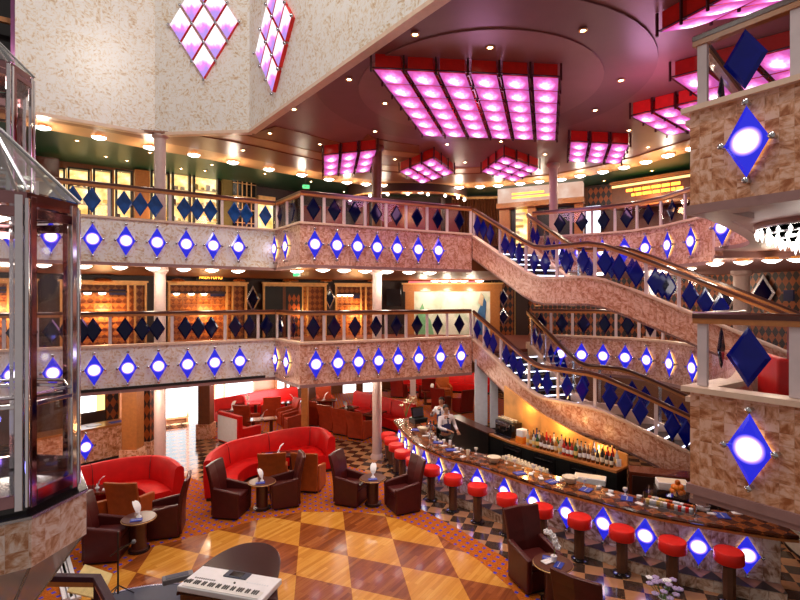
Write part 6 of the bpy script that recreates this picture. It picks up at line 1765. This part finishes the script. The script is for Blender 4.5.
# ================================================================ glass lifts
s_world[0] = False
def octo(side, start, ang):
    """octagon as a list of points, first edge from start in direction ang, turning right"""
    pts = [Vector(start)]; a = ang
    for i in range(7):
        pts.append(pts[-1]+Vector((math.cos(a), math.sin(a)))*side); a -= PI/4
    return pts
def lift(label, V1, V2, z_floor, z_eave, roof_h, marble=True):
    e = V2-V1; side = e.length; a = math.atan2(e.y, e.x)
    P = octo(side, V1, a)
    c = sum(P, Vector((0, 0)))/8
    r = thing('glass_lift', label, 'lift', (c.x, c.y, z_floor))
    Q = [p-c for p in P]; H = z_eave-z_floor
    def poly(s): return [q*s for q in Q]
    m = MB(); m.prism(poly(1.0), -.04, .06); m.build('floor_plate', 'black_gloss', r)
    m = MB(); m.prism(poly(1.0), H-.10, H); m.build('roof_ring', 'bronze_mirror', r)
    for i in range(8):
        q = Q[i]; d1 = (Q[(i+1) % 8]-q).normalized(); d0 = (q-Q[i-1]).normalized()
        for dd, s in ((d1, 1), (d0, -1)):
            b = q*.985+dd*(.05*s); m = MB(); m.box((b.x, b.y, H/2), (.055, .05, H-.05), rz=math.atan2(dd.y, dd.x)); m.build('corner_post', 'chrome' if (i+s) % 3 else 'bronze_mirror', r, bevel=.006)
        m = MB(); m.tube([(q.x*1.005, q.y*1.005, .05), (q.x*1.005, q.y*1.005, H-.05)], .020, 8); m.build('corner_tube', 'chrome', r, smooth=60)
        a0, a1 = q+d1*.08, Q[(i+1) % 8]-d1*.08
        m = MB(); m.bar((a0.x, a0.y, H/2), (a1.x, a1.y, H/2), .012, H-.25); m.build('glass_panel', 'cabin_glass', r)
        for zz, hh, mt in ((.11, .10, 'bronze_mirror'), (H-.16, .08, 'bronze_mirror'), (H*.335, .035, 'chrome')):
            m = MB(); m.bar((a0.x, a0.y, zz), (a1.x, a1.y, zz), .035, hh); m.build('cross_rail', mt, r, bevel=.004)
        g0, g1 = q*.90, Q[(i+1) % 8]*.90
        m = MB(); m.tube([(g0.x, g0.y, .92), (g1.x, g1.y, .92)], .018, 8); m.build('handrail', 'chrome', r, smooth=60)
    # inner door frame with mirror panels, on the far side
    for i in (2, 5):
        q0, q1 = Q[i]*.80, Q[(i+1) % 8]*.80
        for t in (.12, .5, .88):
            p = q0.lerp(q1, t); m = MB(); m.box((p.x, p.y, H/2), (.035, .04, H-.15), rz=math.atan2((q1-q0).y, (q1-q0).x)); m.build('door_post', 'gold_trim' if t == .5 else 'chrome', r)
    m = MB(); m.lathe([(.16, H-.14), (.10, H-.17), (0, H-.18)], (0, 0, 0), 16); m.build('cabin_lamp', 'warm_white', r, smooth=60)
    # glass pyramid roof with metal hips
    ap = Vector((0, 0, H+roof_h))
    m = MB()
    for i in range(8):
        q0, q1 = Q[i]*1.02, Q[(i+1) % 8]*1.02
        n = (q0+q1).normalized()*.012
        b = [(q0.x, q0.y, H+.01), (q1.x, q1.y, H+.01), (ap.x, ap.y, ap.z)]
        m.add(b, [(0, 1, 2)])
    m.build('roof_glass', 'roof_glass', r, fix=True)
    for i in range(8):
        q = Q[i]*1.02; m = MB(); m.tube([(q.x, q.y, H+.01), ap], .016, 6); m.build('roof_hip', 'steel', r)
    m = MB(); m.ball(ap, .06, 10, 6); m.build('finial', 'chrome', r, smooth=60)
    if marble:
        m = MB(); o = poly(1.10); 
        loop = o+[o[0]]
        m.sweep([(p.x, p.y) for p in loop], [(0, -.42), (0, -.03), (.10, -.03), (.10, -.42)], caps=False); m.build('marble_skirt', 'skirt_marble', r, fix=True)
        m = MB(); m.prism(poly(1.11), -.035, -.005); m.build('skirt_cap', 'black_gloss', r)
        m = MB(); m.sweep([(p.x, p.y) for p in loop], [(-.012, -.035), (-.012, -.012), (.02, -.012), (.02, -.035)], caps=False); m.build('edge_trim', 'steel', r)
        m = MB(); m.prism(poly(1.08), -.42, -.38); m.build('underside', 'soffit_mauve', r)
        m = MB(); o1, o2 = poly(1.06), poly(.22)
        for i in range(8):
            j = (i+1) % 8
            m.add([(o1[i].x, o1[i].y, -.42), (o1[j].x, o1[j].y, -.42), (o2[j].x, o2[j].y, -1.25), (o2[i].x, o2[i].y, -1.25)], [(0, 1, 2, 3)])
        m.build('tapered_glass_base', 'frost_glass', r, fix=True)
        m = MB(); m.prism(o2, -1.30, -1.22); m.build('base_boss', 'steel', r)
        for i in range(8):
            q = poly(1.06)[i]; q2 = o2[i]; m = MB(); m.tube([(q.x, q.y, -.42), (q2.x, q2.y, -1.25)], .012, 6); m.build('base_rib', 'steel', r)
    return r, c, Q
stone('skirt_marble', tile=.15, c0=(.48, .22, .11), c1=(.70, .46, .32), c2=(.88, .76, .70), lo=.36, mid=.47, hi=.60, mort=(.75, .62, .55), sc_=9)
def frost():
    t = NT('frost_glass'); tr = t.n('BsdfTransparent'); tr.inputs[0].default_value = (.85, .80, .80, 1); df = t.n('BsdfPrincipled'); df.inputs['Base Color'].default_value = (.75, .66, .62, 1); df.inputs['Roughness'].default_value = .12
    mx = t.n('MixShader'); mx.inputs[0].default_value = .55; t.l(tr.outputs[0], mx.inputs[1]); t.l(df.outputs[0], mx.inputs[2]); t.l(mx.outputs[0], t.out.inputs[0])
frost()
L1, c1, Q1 = lift('near glass lift cabin with pyramid roof and marble skirt at left edge', U(-2.60, 4.10), U(-2.665, 3.63), kz(2.68), kz(4.97), .72)
L2, c2, Q2 = lift('farther glass lift cabin rising above and behind the near one', U(-5.35, 7.42), U(-5.30, 6.95), kz(7.44)-2.55, kz(7.44), .72, False)
# blue lamps inside the lift door frame
for i, (z, nm) in enumerate(((.25, 'low'),)):
    q = (Q1[1]+Q1[2])/2*.98
    point('lift_blue_light', (c1.x+q.x, c1.y+q.y, kz(2.68)+.3), 4, (.2, .2, 1), .06)
# guard rail round the lift pit on the lounge floor
gp = [Vector((-4.9, 6.62)), Vector((-3.93, 6.62)), Vector((-3.42, 5.95)), Vector((-3.3, 5.2))]
gz = 1.12
q0 = G(36, 574, gz); q1 = G(97, 575.5, gz); q2 = G(111, 601, gz); q2 = Vector((q2.x, q2.y)); q1 = Vector((q1.x, q1.y))
gp = [Vector((q1.x-1.4, q1.y+.05)), q1, q2, q2+(q2-q1)*1.6]
r = thing('guard_rail', 'mauve topped guard rail around the lift pit in the foreground', 'railing', (q1.x, q1.y, 0))
Lp = [p-q1 for p in gp]
m = MB(); m.sweep([(p.x, p.y) for p in Lp], [(-.05, gz-.07), (-.05, gz), (.05, gz), (.05, gz-.07)]); m.build('top_rail', 'mauve_rail', r, bevel=.008)
m = MB(); m.sweep([(p.x, p.y) for p in Lp], [(-.03, gz-.14), (-.03, gz-.07), (.03, gz-.07), (.03, gz-.14)]); m.build('rail_moulding', 'amber_wood', r)
m = MB(); m.sweep([(p.x, p.y) for p in Lp], [(-.006, .12), (-.006, gz-.14), (.006, gz-.14), (.006, .12)]); m.build('glass_pane', 'clear_glass', r)
for p in Lp:
    m = MB(); m.bbox(p.x-.03, p.x+.03, p.y-.03, p.y+.03, .012, gz-.08); m.build('post', 'mauve_rail', r)
m = MB(); m.sweep([(p.x, p.y) for p in Lp], [(-.06, .012), (-.06, .12), (.06, .12), (.06, .012)]); m.build('kerb', 'warm_lit_marble', r)
# pale guide strips running down beside the pit
for i, (xa, xb) in enumerate(((53, 68), (60, 76))):
    a, b = G(xa, 541, 0), G(xb, 601, 0)
    r = thing('floor_strip', 'pale metal strip on the floor below the lift skirt, %s' % ('left', 'right')[i], 'strip', (a.x, a.y, .012)); m = MB(); m.bar((0, 0, .02), (b.x-a.x, b.y-a.y, .02), .14, .04); m.build('strip', 'white', r); m = MB(); m.bar((0, 0, .042), (b.x-a.x, b.y-a.y, .042), .02, .005); m.build('groove', 'grey', r)
# ---- crystal chandelier under the upper deck at right
cc = D(824, 240, 6.6); r = thing('chandelier', 'glittering crystal chandelier under the upper deck at the right edge', 'chandelier', (cc.x, cc.y, kz(5.12)))
m = MB(); m.cyl((0, 0, -.06), .75, .06, 28); m.build('canopy', 'soffit_mauve', r, smooth=40)
cry = MB(); cry.add([(0, 0, .05), (.032, 0, 0), (0, .032, 0), (-.032, 0, 0), (0, -.032, 0), (0, 0, -.09)], [(0, 1, 2), (0, 2, 3), (0, 3, 4), (0, 4, 1), (5, 2, 1), (5, 3, 2), (5, 4, 3), (5, 1, 4)])
cd_ = None; k = 0
for ringi, (rad, n, z) in enumerate(((.72, 30, -.13), (.60, 26, -.20), (.46, 22, -.27), (.30, 14, -.34), (.12, 8, -.40))):
    m = MB(); m.lathe([(rad-.015, z+.05), (rad+.015, z+.05), (rad+.015, z+.07), (rad-.015, z+.07), (rad-.015, z+.05)], (0, 0, 0), 28); m.build('ring', 'steel', r, smooth=40)
    for i in range(n):
        a = 2*PI*i/n
        if cd_ is None:
            o = cry.build('crystal', 'crystal_lit', r); cd_ = o.data
        else:
            o = bpy.data.objects.new('crystal', cd_); COL.objects.link(o); o.parent = r
        o.location = (rad*math.cos(a), rad*math.sin(a), z)
for i in range(5):
    a = 2*PI*i/5; m = MB(); m.ball((.3*math.cos(a), .3*math.sin(a), -.16), .06, 8, 6); m.build('bulb', 'warm_white', r, smooth=60)
point('chandelier_light', (cc.x, cc.y, kz(5.12)-.6), 20, (1, .88, .75), .25)
# ---- red sofa on the lower near deck, seen through the nearest lower railing
sz = D(780, 345, 7.0)
r = thing('sofa', 'red sofa on the near lower deck behind the glass railing, back darkened as dimly lit', 'sofa', (sz.x+.62, sz.y-.6, DECK1+.001), math.radians(-20))
m = MB(); m.bbox(-.8, .9, -.1, .1, .06, 1.28); m.build('backrest', 'red_gloss', r, bevel=.04); m = MB(); m.bbox(-.8, .9, .1, .75, .06, .45); m.build('seat', 'red_leather', r, bevel=.04)  # backrest takes a darker red: the dimmer light put into its colour
m = MB(); m.bbox(-.82, .92, -.02, .02, 1.282, 1.31); m.build('top_rail', 'amber_wood', r); m = MB(); m.bbox(-.95, -.8, -.1, .75, .06, .8); m.build('armrest', 'red_leather', r, bevel=.04); m = MB(); m.bbox(-.9, .88, -.06, .7, 0, .06); m.build('plinth', 'black', r)
# ---- pale curved bench and checker at the far right of the lounge
# ---- unseen lamps added to brighten the upper hall walls and decks
point('hall_fill_light', (-2.2, 6.5, 14.5), 560, (1, .93, .85), .6)
point('hall_fill_light', (1.0, 2.5, 15.0), 520, (1, .93, .85), .6)
point('hall_fill_light', (-6.0, 3.5, 13.0), 360, (1, .93, .85), .6)
s_world[0] = True

s_world[0] = False
# pale curved low counter beyond the near bar end
s_world[0] = True
pp = catmull([G(x, y, .55) for x, y in ((772, 505), (783, 516), (797, 528), (815, 538))], 5); pp = [Vector((p.x, p.y, 0)) for p in pp]
r = thing('low_counter', 'pale curved low counter on the checkered floor beyond the bar end', 'counter', (pp[7].x, pp[7].y, 0))
m = MB(); m.sweep(pp, [(0, .08), (0, .52), (-.30, .52), (-.30, .08)]); m.build('body', 'cream', r); m = MB(); m.sweep(pp, [(.04, .52), (.04, .56), (-.34, .56), (-.34, .52)]); m.build('top', 'white', r); m = MB(); m.sweep(pp, [(-.04, 0), (-.04, .08), (-.26, .08), (-.26, 0)]); m.build('plinth', 'black', r)
s_world[0] = False
q = D(664, 596, 6.5); zt = .62
RT.put((q.x, q.y, .0), 0, 'round dark table at the bottom edge, carrying violet flowers', TG)
r = thing('flower_bunch', 'pale violet and white flowers in a vase at the bottom edge', 'flowers', (q.x, q.y, zt+.001))
m = MB(); m.lathe([(.05, 0), (.07, .08), (.05, .22), (.07, .28), (.06, .28), (.04, .2)], (0, 0, 0), 16); m.build('vase', 'white', r, smooth=50)
simple('violet_petal', (.45, .36, .62), .6); random.seed(9)
for i in range(16):
    a = 2.4*i; rr = .05+.15*math.sqrt(i/16); x, y, z_ = rr*math.cos(a), rr*math.sin(a), .50-.6*rr+random.uniform(-.03, .06)
    m = MB(); m.tube([(0, 0, .2), (x*.5, y*.5, z_*.75), (x, y, z_)], .005, 5); m.build('stem', 'green_leaf', r)
    m = MB()
    for k in range(5):
        b = 2*PI*k/5; m.ball((x+.026*math.cos(b), y+.026*math.sin(b), z_+.01), .024, 6, 4, sc_=(1, 1, .6))
    m.build('blossom', random.choice(['violet_petal', 'white', 'violet_petal']), r, smooth=60)
s_world[0] = True
# ================================================================ camera, world, render look
cd = bpy.data.cameras.new('camera'); cam = bpy.data.objects.new('camera', cd); COL.objects.link(cam)
cam.location = (0, 0, EYE); cam.rotation_euler = (PI/2, 0, 0); cd.sensor_width = 36; cd.lens = 36*F/800; cd.clip_start = .05
sc.camera = cam
w = bpy.data.worlds.new('world'); sc.world = w; w.use_nodes = True
bg = w.node_tree.nodes['Background']; bg.inputs[0].default_value = (1.0, .86, .80, 1); bg.inputs[1].default_value = WORLD_STRENGTH if 'WORLD_STRENGTH' in globals() else .26
vs = sc.view_settings; vs.view_transform = 'Standard'; vs.look = 'None'; vs.exposure = 0.28; vs.gamma = 1.0
try: vs.use_curve_mapping = False
except Exception: pass
sc.cycles.max_bounces = 6; sc.cycles.transparent_max_bounces = 24; sc.cycles.sample_clamp_indirect = 4.0; sc.cycles.sample_clamp_direct = 0
sc.cycles.diffuse_bounces = 3; sc.cycles.glossy_bounces = 3
sc.cycles.caustics_reflective = False; sc.cycles.caustics_refractive = False
